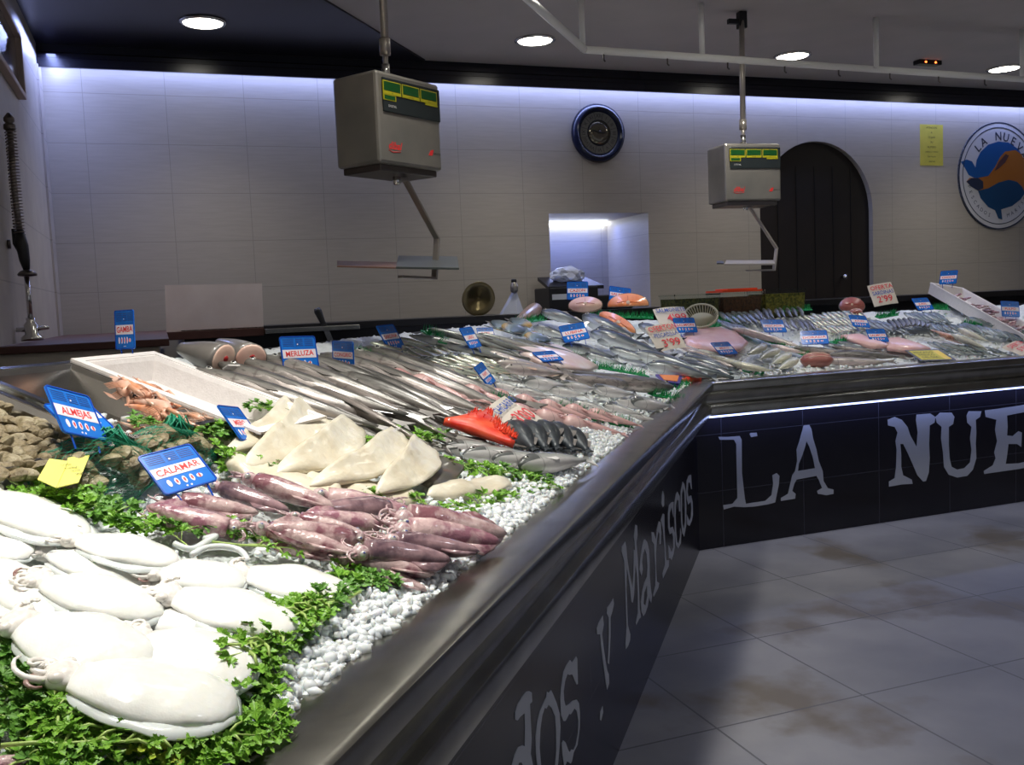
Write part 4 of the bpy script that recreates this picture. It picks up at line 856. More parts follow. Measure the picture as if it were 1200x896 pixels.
# white skate-like fish with the tag
def slab(p0, p1, wd, th, label, mt, name, cat, off=.02, curve=0., curl=.0, group=None, taper=(.5, 1, .9, .25), roll=0., skin=None):
    a, n = S(*p0, off); b, _ = S(*p1, off); L = (b-a).length; X = (b-a).normalized(); Zn = (n-X*n.dot(X)).normalized()
    o = bpy.data.objects.new(name, None if skin else bpy.data.meshes.new(name)); m = MB(); rr_ = []; N_ = 16
    for i in range(N_+1):
        f = i/N_; k = f*3; i0 = min(int(k), 2); wv = taper[i0]+(taper[i0+1]-taper[i0])*(lambda g: g*g*(3-2*g))(k-i0); endk = min(1, math.sqrt(max(0, min(f, 1-f))*9)+.12)
        w2 = wd/2*wv*endk; t2 = th*endk*(.8+.4*noise.noise(Vector((f*4, L*50, 0)))); r = []
        for j in range(16):
            an = 2*math.pi*j/16; y = math.cos(an)*w2*(1+.08*noise.noise(Vector((f*7, j*.9, L*33)))); z = math.sin(an)*t2
            z += curl*(y/wd*2)**2*wd+.5*th*noise.noise(Vector((f*5, y*40, L*11)))
            yy = y*math.cos(roll)-z*math.sin(roll); zz = y*math.sin(roll)+z*math.cos(roll)
            r.append(Vector((f*L, yy+curve*L*math.sin(f*math.pi), zz+th*.6+abs(math.sin(roll))*w2*.6)))
        rr_.append(r)
    m.rings(rr_); o = bpy.data.objects.new(name, m.mesh(name, mt)); COL.objects.link(o); o.matrix_world = Matrix.Translation(a) @ frame(X, Zn).to_4x4(); tag(o, label, cat, group)
    return o
0 and slab((598, 405), (712, 436), .17, .028, 'pinkish white skinned flat fish carrying a blue tag behind the sea bass', 'skate_white', 'skinned_fish', 'fish', off=.07, taper=(.4, 1, .8, .15))
# ---- white fillets
G = 'cream white fish fillets'
slab((214, 507), (300, 534), .060, .016, 'narrow cream fillet at the left end behind the calamares tag', 'fillet_cream', 'fish_fillet', 'fillet', group=G, off=.03)
slab((262, 546), (400, 586), .12, .02, 'long cream fillet lying flat in front of the upright ones', 'fillet_cream', 'fish_fillet', 'fillet', group=G, off=.03, taper=(.5, 1, 1, .6))
slab((345, 566), (490, 592), .12, .02, 'flat cream fillet beside the parsley border, right of the long one', 'fillet_cream', 'fish_fillet', 'fillet', group=G, off=.02, taper=(.5, 1, 1, .6))
slab((300, 520), (440, 560), .14, .02, 'broad cream fillet under the raised ones', 'fillet_cream', 'fish_fillet', 'fillet', group=G, off=.03, taper=(.7, 1, 1, .6))
for i, (b_, t_, wd, lb) in enumerate([((262, 536), (344, 474), .075, 'cream fillet with raised tip beside the small blue tag'), ((285, 552), (364, 478), .10, 'largest cream fillet with a tall raised tip'),
                           ((322, 560), (412, 502), .09, 'cream fillet with raised tip right of the largest one'), ((362, 574), (470, 516), .085, 'cream fillet with rounded raised tip above the parsley'),
                           ((440, 582), (494, 524), .085, 'cream fillet with square tip touching the dark skin')]):
    slab(b_, t_, wd*1.15, .015, lb, 'fillet_cream', 'fish_fillet', 'fillet', group=G, off=.045, roll=.38, curve=-.07, taper=(.35, .85, 1, .72), curl=.16)
slab((500, 574), (532, 540), .085, .012, 'dark skinned fillet piece beside the cream fillets', 'fillet_skin', 'fish_fillet', 'fillet', off=.03, taper=(.8, 1, 1, .7))
slab((499, 586), (596, 570), .085, .020, 'separate cream fillet nearest the steel rail', 'fillet_cream', 'fish_fillet', 'fillet', off=.02, group=G, taper=(.4, .9, 1, .6))
# ---- salmon steaks, pink steak
def steak(px, py, r, asp, tilt, label, flesh, skin, off=.06, name='fish_steak', az=0., half=False, inpl=0.):
    q, n = S(px, py, off); e = bpy.data.objects.new(name, None); COL.objects.link(e); tag(e, label, 'fish steak')
    out = []
    for j in range(28):
        a = 2*math.pi*j/28; k = 1+.08*math.cos(2*a); y = math.sin(a)*r*asp*k
        if half: y = max(y, -.25*r*asp)
        out.append((math.cos(a)*r*k*(1-.12*math.sin(a)), y))
    m = MB(); m.prism(out, -.012, .012); b = part('flesh', m.mesh('flesh', flesh), e)
    m = MB(); m.prism([(x*1.04, y*1.05) for x, y in out], -.0105, .0105, hole=out); part('skin_edge', m.mesh('skin', skin), e)
    m = MB(); m.ellipsoid((0, r*asp*.1, .0125), (r*.11, r*.11, .003), 10, 6); part('bone', m.mesh('bone', 'pale_flesh'), e)
    m = MB(); m.tube([(-.6*r, r*asp*.1, .0125), (-.1*r, r*asp*.2, .0130), (.6*r, r*asp*.0, .0125)], .0015, 5); m.tube([(0, .7*r*asp, .0125), (0, -.2*r*asp, .0125)], .0012, 5); part('flesh_seam', m.mesh('seam', 'blood'), e)
    e.matrix_world = Matrix.Translation(q) @ Matrix.Rotation(az, 4, 'Z') @ Matrix.Rotation(R(90-tilt), 4, 'X') @ Matrix.Rotation(inpl, 4, 'Z')
steak(736, 356, .130, .62, 20, 'large orange salmon steak standing upright in front of the wall opening', 'salmon', 'dark_skin', .075, az=-.45, half=True)
steak(724, 379, .130, .42, 40, 'orange salmon slice leaning diagonally below the upright steak', 'salmon', 'dark_skin', .10, az=-.45, inpl=-.7)
bpy.data.objects['fish_steak.001'].rotation_mode = 'XYZ'
steak(686, 357, .105, .60, 30, 'pale pink fish steak below the blue cazon tag', 'pink_flesh', 'brown_skin', .07, az=-.45)

# ------------------------------------------------------------------ cuttlefish
def curl_arm(m, p0, d, L, r, seed, turn):
    rnd = random.Random(seed); pts = [Vector(p0)]; d = Vector(d).normalized()
    for i in range(8):
        d = (Matrix.Rotation(turn*(.25+.1*i)*rnd.uniform(.6, 1.3), 3, 'Z') @ d); d.z += rnd.uniform(-.12, .12); d.normalize(); pts.append(pts[-1]+d*L/8)
    m.tube(pts, [r*(1-.09*i) for i in range(9)], 7)
def cuttle_parts(seed, fat=.33, dark=False):
    rnd = random.Random(seed); rr_ = []
    for i in range(17):          # mantle: x -0.30 (collar) .. 0.5 (tip)
        f = i/16; x = -.30+.80*f; k = math.sin(min(1, f*1.35+.32)*math.pi*.5)*math.sqrt(max(0, 1-(max(0, f-.35)/.65)**2.6)); k = max(k, .06)
        r = []
        for j in range(20):
            a = 2*math.pi*j/20; y = math.cos(a)*fat*k; z = math.sin(a)*fat*.40*k
            if z < 0: z *= .45
            z += .030*noise.noise(Vector((x*3.5, y*4, seed)))+.008*noise.noise(Vector((x*14, y*14, seed)))
            r.append(Vector((x, y, z)))
        rr_.append(r)
    mt = MB(); mt.rings(rr_)
    fn = MB(); N_ = 60; inn, outp = [], []
    for i in range(N_+1):
        th = -math.pi*.86+2*math.pi*.86*i/N_; x = .10+.395*math.cos(th); y = fat*.97*math.sin(th)
        wv = .030+.008*math.sin(i*.33+seed)+.004*math.sin(i*.9)
        inn.append(Vector((x*.96, y*.93, -.02))); outp.append(Vector((x+wv*math.cos(th), y+wv*1.5*math.sin(th)*1.1, -.040+.006*math.sin(i*.5+seed))))
    fn.rings([[a, b, b+Vector((0, 0, .008)), a+Vector((0, 0, .035))] for a, b in zip(inn, outp)], True, True)
    hd = MB(); hd.ellipsoid((-.36, 0, -.01), (.10, .12, .075), 12, 8)
    for s_ in (1, -1): hd.ellipsoid((-.37, s_*.085, .02), (.04, .04, .035), 10, 6)
    arms = []
    for i in range(7):
        a = MB(); an = (i-3)*.32; curl_arm(a, (-.42, (i-3)*.026, -.01+.02*(i % 2)), (-1, an, .05), rnd.uniform(.16, .27), .024, seed*10+i, rnd.choice((-1, 1))*rnd.uniform(.5, 1.3)); arms.append(a)
    return mt, fn, hd, arms
CUT = []
for s_, ft in ((1, .27), (2, .30), (3, .25)):
    mt, fn, hd, arms = cuttle_parts(s_, ft)
    CUT.append([('mantle', mt.mesh('mantle', 'cuttle_white')), ('fin_skirt', fn.mesh('fin', 'cuttle_fin')), ('head', hd.mesh('head', 'cuttle_arm'))]+[('tentacle', a.mesh('arm', 'cuttle_dark' if (i == 2 and s_ != 3) else 'cuttle_arm')) for i, a in enumerate(arms)])
def put(parts, name, p_head, p_tip, label, cat, group, off, tw=0., hs=1., zs=1., xa=.5, hz=.1):
    a, n = S(*p_head, off); b, _ = S(*p_tip, off); L = (a-b).length; o2 = off+hz*L*zs
    a, n = S(*p_head, o2); b, _ = S(*p_tip, o2); L = (a-b).length
    X = (b-a).normalized(); Zn = (n-X*n.dot(X)).normalized(); e = bpy.data.objects.new(name, None); COL.objects.link(e); tag(e, label, cat, group)
    e.matrix_world = Matrix.Translation((a+b)/2) @ frame(X, Zn).to_4x4() @ Matrix.Rotation(tw, 4, 'X') @ Matrix.Diagonal((L, L*hs, L*zs, 1))
    for pn, me in parts: part(pn, me, e)
    return e
C5 = lambda x, y: (x/2.667, 560+y/2.667)
CL = [  # tentacle end, mantle tip, width factor, lift, label
 ((-90, 20), (250, 190), 1.0, .045, 'large white cuttlefish at the top left beside the yellow label'),
 ((-150, 150), (85, 250), 1.0, .03, 'white cuttlefish cut by the left edge below the topmost one'),
 ((170, 175), (560, 262), 1.0, .05, 'white cuttlefish with curled tentacles just below the green parsley'),
 ((90, 215), (465, 325), .85, .02, 'white cuttlefish second row, left of the group middle'),
 ((430, 290), (770, 320), .95, .04, 'white cuttlefish pointing right, below the pale tentacles on ice'),
 ((690, 285), (1105, 365), .90, .035, 'rightmost white cuttlefish of the upper row touching the parsley bundle'),
 ((60, 300), (510, 425), .95, .055, 'white cuttlefish in the middle of the left half'),
 ((420, 330), (660, 375), 1.3, .02, 'small round white cuttlefish in the centre of the group'),
 ((460, 345), (935, 470), 1.0, .065, 'large white cuttlefish right of centre with folded mantle'),
 ((-90, 320), (330, 445), .9, .03, 'white cuttlefish with a pink curled sucker at its head'),
 ((370, 430), (870, 495), .75, .035, 'slim white cuttlefish lying under the large one right of centre'),
 ((-10, 425), (465, 585), 1.1, .075, 'big white cuttlefish left of centre with fanned tentacles'),
 ((370, 480), (795, 625), 1.1, .07, 'white cuttlefish with plump mantle beside the parsley at right'),
 ((110, 592), (745, 724), .95, .075, 'biggest white cuttlefish in front with a brown tentacle stub'),
 ((-200, 250), (150, 345), .9, .03, 'white cuttlefish at the left edge with curled pale tentacles'),
 ((-220, 395), (110, 480), .9, .03, 'white cuttlefish at the left edge below the curled tentacles'),
]
for i, (h_, t_, wf_, of_, lb) in enumerate(CL):
    put(CUT[i % 3], 'cuttlefish', C5(*h_), C5(*t_), lb, 'cuttlefish', 'white cuttlefish on the near counter', of_*.75, hs=wf_*1.12, zs=.88, tw=random.uniform(-.12, .12), hz=.05)
# pale tentacles lying on the ice
m = MB(); 
for pts in ([(600, 240), (640, 215), (700, 212), (760, 225), (775, 260)], [(545, 205), (600, 230), (640, 200), (690, 175), (640, 190)]):
    P = [S(*C5(*p), .035)[0] for p in pts]; P2 = []
    for a_, b_ in zip(P, P[1:]): P2 += [a_.lerp(b_, k/4) for k in range(4)]
    P2.append(P[-1])
    for _ in range(5): P2 = [P2[0]]+[(P2[k-1]+P2[k]*2+P2[k+1])/4 for k in range(1, len(P2)-1)]+[P2[-1]]
    m.tube(P2, .0055, 8)
tag(m.build('loose_tentacle', 'cuttle_fin', smooth=True), 'thin pale tentacles lying across the parsley between cuttlefish and squid', 'tentacle')

# ------------------------------------------------------------------ squid
def squid_parts(seed, skin):
    rnd = random.Random(seed); rr_ = []
    for i in range(19):
        f = i/18; x = -.22+.72*f; k = min(1, .78+f)*math.sqrt(max(0, 1-f**2.2))
        k = max(k, .05); bw = .03*math.sin(f*3+seed)
        rr_.append([Vector((x, bw+.105*k*math.cos(2*math.pi*j/14), .085*k*math.sin(2*math.pi*j/14)+.006*noise.noise(Vector((x*8, j, seed))))) for j in range(14)])
    mt = MB(); mt.rings(rr_)
    fn = MB(); bw = .03*math.sin(2.4+seed)
    for s_ in (1, -1): fn.prism([(.12, bw+s_*.07), (.20, bw+s_*.15), (.30, bw+s_*.165), (.42, bw+s_*.09), (.50, bw), (.30, bw+s_*.02)], -.012, .004)
    hd = MB(); hd.ellipsoid((-.27, 0, 0), (.075, .062, .055), 12, 8)
    ey = MB()
    for s_ in (1, -1): ey.ellipsoid((-.275, s_*.05, .022), (.028, .022, .024), 10, 6, 0); ey.ellipsoid((-.275, s_*.056, .034), (.014, .012, .012), 8, 6, 1)
    ar = []
    for i in range(6):
        a = MB(); curl_arm(a, (-.32, (i-2.5)*.016, .01*(i % 2)), (-1, (i-2.5)*.16, 0), rnd.uniform(.13, .22), .015, seed*7+i, rnd.choice((-1, 1))*rnd.uniform(.2, .8)); ar.append(a)
    return [('mantle', mt.mesh('mantle', skin)), ('fin', fn.mesh('fin', skin)), ('head', hd.mesh('head', 'squid_arm')), ('eye', ey.mesh('eye', ['eye_silver', 'eye_blue']))]+[('tentacle', a.mesh('arm', 'squid_arm')) for a in ar]
SQ = {k: [squid_parts(s_, k) for s_ in (1, 2)] for k in ('squid_skin', 'squid_dark', 'squid_pale')}
C8 = lambda x, y: (200+x/2.383, 520+y/2.383)
SL_ = [ # head end, mantle tip, skin, lift, label
 ((150, 75), (460, 178), 'squid_skin', .05, 'purple squid at the back touching the parsley border, tip to the right'),
 ((-60, 150), (245, 188), 'squid_skin', .035, 'purple squid in front of the calamares tag'),
 ((250, 245), (-70, 178), 'squid_pale', .03, 'pale purple squid at the left with its eye showing to the right'),
 ((60, 100), (335, 185), 'squid_dark', .035, 'dark wet squid between the blue tag and the back squid'),
 ((650, 225), (370, 200), 'squid_pale', .045, 'pink squid pointing left with head in the centre of the heap'),
 ((590, 265), (270, 240), 'squid_skin', .06, 'purple squid on top of the centre heap pointing left'),
 ((180, 215), (510, 305), 'squid_skin', .05, 'purple squid lying diagonally in the centre heap'),
 ((560, 200), (935, 240), 'squid_skin', .06, 'long purple squid whose tip is nearest the steel rail'),
 ((560, 235), (918, 268), 'squid_pale', .045, 'pale squid directly below the long rightmost one'),
 ((660, 165), (400, 195), 'squid_dark', .03, 'dark squid along the parsley border right of the back squid'),
 ((450, 300), (780, 318), 'squid_dark', .055, 'dark grey-purple squid at the front of the heap'),
 ((540, 262), (858, 298), 'squid_dark', .06, 'reddish dark squid above the dark front one'),
 ((400, 310), (735, 362), 'squid_skin', .03, 'purple squid at the front edge of the heap'),
 ((500, 325), (718, 408), 'squid_skin', .02, 'front squid with its tip lying on the ice and parsley'),
 ((230, 265), (450, 320), 'squid_skin', .03, 'short purple squid at the left of the front edge'),
 ((290, 190), (540, 252), 'squid_skin', .07, 'purple squid on the very top of the centre heap'),
 ((330, 130), (700, 200), 'squid_pale', .02, 'pale squid under the heap near the parsley border'),
 ((-90, 190), (230, 225), 'squid_dark', .015, 'dark squid at the far left under the others'),
 ((30, 880), (-60, 910), 'squid_pale', .03, 'pinkish squid at the bottom left corner'),
]
for i, (h_, t_, sk, of_, lb) in enumerate(SL_):
    hh_ = C8(*h_); tt_ = C8(*t_)
    if i == len(SL_)-1: hh_, tt_ = (50, 884), (-60, 905)
    put(SQ[sk][i % 2], 'squid', hh_, tt_, lb, 'squid', 'purple squid on the near counter', of_*.75+.008, hs=1.12, zs=1.15, hz=.05, tw=random.uniform(-.4, .4))

# ------------------------------------------------------------------ parsley
def leaflet(m, mtx, s, rnd, mi=0):
    out = [(0, 0), (.10, -.06), (.22, -.22), (.30, -.20), (.34, -.34), (.44, -.26), (.50, -.30), (.52, -.16), (.60, -.12), (.66, -.22), (.76, -.14), (.82, -.16), (.86, -.05), (1, 0)]
    pts = out+[(x, -y) for x, y in out[-2:0:-1]]; cup = rnd.uniform(.1, .4)
    vs = [mtx @ (Vector((x, y, cup*abs(y)+.10*math.sin(x*5)))*s) for x, y in pts]; c = mtx @ (Vector((.45, 0, -.03))*s)
    n_ = len(vs); m.add(vs+[c], [(i, (i+1) % n_, n_) for i in range(n_)], mi)
def sprig(seed, lone=False):
    rnd = random.Random(seed); st, lf = MB(), MB(); pts = [Vector((0, 0, 0))]; d = Vector((1, 0, .06))
    for i in range(6):
        d = (d+Vector((0, rnd.uniform(-.16, .16), rnd.uniform(-.10, .10)))).normalized(); pts.append(pts[-1]+d*.145)
    st.tube(pts, [r_*(.6 if lone else 1) for r_ in (.020, .018, .016, .014, .012, .010, .008)], 6)
    ends = [(pts[-1], d)]
    for i in (range(3, 6) if lone else range(2, 6)):
        for s_ in (1, -1):
            b = (Matrix.Rotation(s_*rnd.uniform(.5, 1.0), 3, 'Z') @ Vector((1, 0, rnd.uniform(0, .5)))).normalized(); e_ = pts[i]+b*rnd.uniform(.14, .26)*(.5 if lone else 1); st.tube([pts[i], pts[i].lerp(e_, .5)+Vector((0, 0, .02)), e_], [.011, .009, .007], 5); ends.append((e_, b))
    for e_, b in ends:
        for an in (-1.0, -.1, .9):
            dd = (Matrix.Rotation(an, 3, 'Z') @ b).normalized(); dd.z += rnd.uniform(-.25, .35); dd.normalize(); up = Vector((rnd.uniform(-.5, .5), rnd.uniform(-.5, .5), 1)).normalized(); up = (up-dd*up.dot(dd)).normalized()
            leaflet(lf, Matrix.Translation(e_) @ frame(dd, up).to_4x4(), rnd.uniform(.17, .27)*(.42 if lone else 1), rnd)
    return st, lf
SPR = []; LONG = []
for s_ in range(6):
    st, lf = sprig(s_+11)
    for mt in ('parsley_leaf', 'parsley_leaf_dark', 'parsley_leaf_yellow'):
        SPR.append((mt, [('stem', st.mesh('stem', 'parsley_stem')), ('leaves', lf.mesh('leaves', mt, False))]))
for s_ in range(3):
    st, lf = sprig(s_+40, True); LONG.append([('stem', st.mesh('stem', 'parsley_stem')), ('leaves', lf.mesh('leaves', 'parsley_leaf', False))])
def parsley(zone, n, off, size, ang, label, group, kinds=(.62, .36, .02), spread=.5, lone=False):
    (x0, y0), (x1, y1), wpx = zone
    for i in range(n):
        f = (i+random.uniform(.1, .9))/n; L_ = math.hypot(x1-x0, y1-y0) or 1; nx, ny = -(y1-y0)/L_, (x1-x0)/L_; k = random.uniform(-1, 1)*wpx
        px, py = x0+(x1-x0)*f+nx*k, y0+(y1-y0)*f+ny*k
        try: P, nn = S(px, py, off+random.uniform(0, .018))
        except ValueError: continue
        r_ = random.random(); mt = 'parsley_leaf' if r_ < kinds[0] else 'parsley_leaf_dark' if r_ < kinds[0]+kinds[1] else 'parsley_leaf_yellow'
        c_ = [p for m_, p in SPR if m_ == mt]; parts = random.choice(LONG if lone else c_)
        base = Vector((1, 0, 0)) if ang is None else (S(px+math.cos(ang)*10, py+math.sin(ang)*10, off)[0]-S(px, py, off)[0]).normalized()
        an = random.uniform(-math.pi, math.pi) if ang is None else random.uniform(-spread, spread)
        X = Matrix.Rotation(an, 3, nn) @ base; X = (X-nn*X.dot(nn)).normalized()
        s_ = size*random.uniform(.8, 1.2)
        e = bpy.data.objects.new('parsley_sprig', None); COL.objects.link(e); tag(e, label, 'parsley', group); e.empty_display_size = .02
        e.matrix_world = Matrix.Translation(P-X*s_*.45) @ frame(X, (nn+Vector((random.uniform(-.3, .3), random.uniform(-.3, .3), 0))).normalized()).to_4x4() @ Matrix.Scale(s_, 4)
        for pn, me in parts: part(pn, me, e)
A_ = lambda x0, y0, x1, y1: math.atan2(y1-y0, x1-x0)
parsley(((0, 760), (80, 885), 34), 17, .02, .105, None, 'green parsley sprig in the bottom left corner of the display', 'parsley in the bottom left corner')
parsley(((10, 872), (235, 888), 14), 17, .02, .105, None, 'green parsley sprig along the bottom edge in front of the biggest cuttlefish', 'parsley along the bottom edge')
parsley(((150, 868), (290, 866), 8), 6, .025, .10, 0.05, 'green parsley sprig along the bottom edge in front of the biggest cuttlefish', 'parsley along the bottom edge')
parsley(((278, 850), (288, 805), 7), 4, .012, .075, None, 'parsley sprig between the biggest cuttlefish and the loose ice', 'parsley by the loose ice')
parsley(((278, 785), (372, 712), 7), 11, .02, .125, A_(395, 695, 285, 790), 'parsley sprig of the long bundle lying on the ice beside the cuttlefish', 'parsley bundle on the ice', spread=.28)
parsley(((345, 722), (438, 678), 8), 10, .02, .10, A_(375, 710, 460, 660), 'parsley sprig at the far end of the bundle below the purple squid', 'parsley bundle below the squid', spread=.6)
parsley(((15, 562), (110, 606), 7), 7, .03, .105, A_(0, 555, 110, 600), 'parsley sprig between the clam net and the topmost cuttlefish', 'parsley by the clam net')
parsley(((100, 592), (225, 628), 8), 10, .022, .095, None, 'parsley sprig in the border between squid and cuttlefish', 'parsley between squid and cuttlefish')
parsley(((225, 622), (330, 640), 8), 5, .015, .095, 0.2, 'parsley sprig in the border between squid and cuttlefish', 'parsley between squid and cuttlefish', kinds=(.6, .2, .2))
parsley(((330, 642), (480, 655), 4), 4, .010, .10, 0.15, 'thin parsley sprig lying on the ice in front of the squid', 'parsley in front of the squid', kinds=(.5, .2, .3))
parsley(((275, 543), (400, 580), 5), 8, .022, .095, None, 'parsley sprig in the border between the fillets and the squid', 'parsley between fillets and squid')
parsley(((400, 580), (545, 598), 4), 8, .018, .085, None, 'parsley sprig in the border between the fillets and the squid', 'parsley between fillets and squid')
parsley(((550, 592), (640, 566), 6), 6, .015, .105, A_(545, 594, 648, 562), 'parsley sprig near the rail beside the last cream fillet', 'parsley by the last fillet')
parsley(((515, 544), (625, 564), 5), 7, .018, .11, A_(510, 542, 632, 566), 'parsley sprig between the silver fish and the last fillet', 'parsley by the silver fish')
parsley(((425, 522), (515, 512), 5), 6, .04, .10, None, 'parsley sprig in the border between the hake tails and the fillets', 'parsley behind the fillets')
parsley(((300, 474), (345, 488), 6), 5, .05, .10, None, 'parsley sprig standing between the white tray and the fillets', 'parsley by the white tray')
parsley(((355, 486), (425, 518), 3), 4, .02, .09, None, 'parsley sprig in the border between the hake and the fillets', 'parsley behind the fillets')
parsley(((240, 508), (275, 514), 5), 5, .045, .10, None, 'parsley sprig behind the small blue tag at the end of the tray', 'parsley at the tray end', kinds=(.3, .7, 0))
parsley(((272, 536), (300, 546), 4), 3, .035, .09, None, 'parsley sprig beside the calamares tag', 'parsley at the calamares tag')
parsley(((160, 500), (205, 500), 4), 3, .06, .08, None, 'dark parsley sprig on the clam nets below the white tray', 'parsley on the clam nets', kinds=(.2, .8, 0))
parsley(((683, 524), (692, 534), 3), 2, .012, .06, None, 'tiny parsley sprig on the ice right of the dark fish', 'parsley by the dark fish')

parsley(((300, 775), (400, 700), 9), 11, .03, .24, A_(395, 695, 285, 790), 'long parsley stalk of the bundle lying on the ice beside the cuttlefish', 'parsley stalks of the bundle', spread=.12, lone=True)
parsley(((90, 868), (250, 862), 8), 5, .03, .2, .05, 'long parsley stalk along the bottom edge in front of the biggest cuttlefish', 'parsley stalks at the bottom edge', spread=.15, lone=True)
parsley(((30, 790), (90, 850), 14), 4, .03, .2, A_(20, 770, 110, 850), 'long parsley stalk in the bottom left corner', 'parsley stalks in the corner', spread=.2, lone=True)
parsley(((260, 640), (420, 648), 3), 3, .02, .2, .08, 'long thin parsley stalk between squid and cuttlefish', 'parsley stalks below the squid', spread=.1, lone=True)

# ------------------------------------------------------------------ green plastic grass dividers
def grass(p0, p1, n, label, off=.02, hb=.045, wd=.045):
    m = MB(); rnd = random.Random(int(p0[0]*7+p1[1]))
    a, nn = S(*p0, off); b, _ = S(*p1, off); X = (b-a).normalized(); Y = nn.cross(X).normalized(); L = (b-a).length
    fr = frame(X, nn); m.box((a+b)/2, (L, wd, .006), fr)
    k = int(n)
    for i in range(k*3):
        p = a.lerp(b, rnd.random())+Y*rnd.uniform(-.5, .5)*wd; d = (nn*1.0+X*rnd.uniform(-.4, .4)+Y*rnd.uniform(-.7, .7)).normalized(); h_ = hb*rnd.uniform(.7, 1.2); s_ = d.cross(X).normalized()
        u = X*.0028; v = s_*.0028
        m.add([p+u, p+v, p-u, p-v, p+d*h_], [(0, 1, 4), (1, 2, 4), (2, 3, 4), (3, 0, 4)])
    tag(m.build('grass_divider', 'grass_green'), label, 'plastic grass', 'green plastic grass strips')
for g in [((416, 414), (470, 438), 34, 'green plastic grass strip left of the sardines below the blue tag', .02), ((498, 388), (520, 402), 16, 'green plastic grass strip between the rear sardines and the grey fish', .07),
          ((574, 468), (600, 476), 18, 'green plastic grass strip under the small tilted blue tag', .02), ((655, 476), (700, 492), 22, 'green plastic grass strip between the bass and the pink fish', .02),
          ((700, 492), (740, 500), 14, 'green plastic grass pieces at the end of the pink fish row', .015), ((655, 412), (700, 432), 30, 'green plastic grass strip below the front silver fish heads', .06),
          ((700, 430), (758, 440), 36, 'green plastic grass strip between the large silver fish and the pale hake', .04), ((603, 378), (636, 374), 24, 'green plastic grass strip under the brown cut fish piece', .06),
          ((690, 370), (765, 372), 50, 'green plastic grass strip under the salmon steaks', .06), ((640, 428), (690, 437), 22, 'green plastic grass strip beside the white skinned fish', .03),
          ((762, 462), (800, 468), 22, 'green plastic grass strip near the counter corner', .02), ((786, 458), (806, 450), 16, 'green plastic grass strip under the orange shell at the corner', .01),
          ((870, 388), (950, 418), 40, 'green plastic grass strip running diagonally on the right counter', .02), ((860, 430), (895, 440), 20, 'green plastic grass strip under the pale fish on the right counter', .01),
          ((826, 385), (870, 372), 26, 'green plastic grass strip behind the pink fillet', .03), ((910, 364), (950, 362), 30, 'green plastic grass strip at the back below the yellow jar', .03),
          ((1028, 372), (1050, 368), 34, 'green plastic grass tuft below the large paper sign', .05), ((1092, 361), (1112, 362), 30, 'green plastic grass tuft beside the white box', .05),
          ((1128, 378), (1150, 384), 24, 'green plastic grass tuft by the dark mackerel', .03), ((972, 402), (992, 398), 14, 'green plastic grass strip right of the blue tag on the right counter', .02),
          ((842, 372), (880, 392), 22, 'green plastic grass strip along the thin silver fish', .01)]:
    grass(g[0], g[1], g[2], g[3], g[4])

# ------------------------------------------------------------------ spiny red shells
def spiny(p0, p1, ptop, label, mt, off=.03, n=34):
    a, nn = S(*p0, off); b, _ = S(*p1, off); c, _ = S(*ptop, off); X = (b-a).normalized(); Y = nn.cross(X).normalized()
    if (c-a).dot(Y) < 0: Y = -Y
    L = (b-a).length; hx = (c-a).dot(X)/L; hy = (c-a).dot(Y); m = MB(); rr_ = []
    for i in range(15):
        f = i/14; w_ = hy*(f/hx if f < hx else (1-f)/(1-hx)); w_ = max(.008, w_)
        cen = a+X*L*f; rr_.append([cen+Y*w_*(.5+.5*math.cos(t_))+nn*(.022*math.sin(t_)*(.5+w_/hy)) for t_ in [2*math.pi*j/12 for j in range(12)]])
    m.rings(rr_); e = bpy.data.objects.new('spiny_shell', m.mesh('shell', mt)); COL.objects.link(e); tag(e, label, 'shell')
    s_ = MB(); rnd = random.Random(3)
    for i in range(n*3):
        f = hx*.6+(1-hx*.6)*rnd.random(); w_ = max(.008, hy*(f/hx if f < hx else (1-f)/(1-hx))); k = rnd.uniform(.3, 1)
        p = a+X*L*f+Y*w_*k+nn*.018; d = (Y*rnd.uniform(.2, 1)+nn*rnd.uniform(.3, 1)+X*rnd.uniform(-.3, .3)).normalized(); u = X*.004; v = d.cross(X).normalized()*.004
        s_.add([p+u, p+v, p-u, p-v, p+d*.022], [(0, 1, 4), (1, 2, 4), (2, 3, 4), (3, 0, 4)])
    part('spines', s_.mesh('spines', 'red_shell', False), e)
spiny((520, 494), (602, 521), (572, 486), 'bright red spiny crab shell beside the paper price sign', 'red_shell', .075)
spiny((795, 447), (822, 446), (808, 441), 'small red spiny shell at the very corner of the counter', 'red_shell', .02, 16)
q = [S(x, y, .03)[0] for x, y in ((768, 441), (800, 442), (797, 452), (775, 449))]; m = MB(); up = Vector((0, 0, .014)); m.add(q+[v+up for v in q], [(3, 2, 1, 0), (4, 5, 6, 7), (0, 1, 5, 4), (1, 2, 6, 5), (2, 3, 7, 6), (3, 0, 4, 7)])
pe = m.build('shell_piece', 'purple', bevel=.003); tag(pe, 'orange shell piece with a purple rim next to the small red shell', 'shell'); m = MB(); cq = sum(q, Vector())/4; q = [cq+(v-cq)*.72+up for v in q]; m.add(q+[v+Vector((0, 0, .003)) for v in q], [(3, 2, 1, 0), (4, 5, 6, 7), (0, 1, 5, 4), (1, 2, 6, 5), (2, 3, 7, 6), (3, 0, 4, 7)]); m.build('inner_face', 'orange_shell', pe)

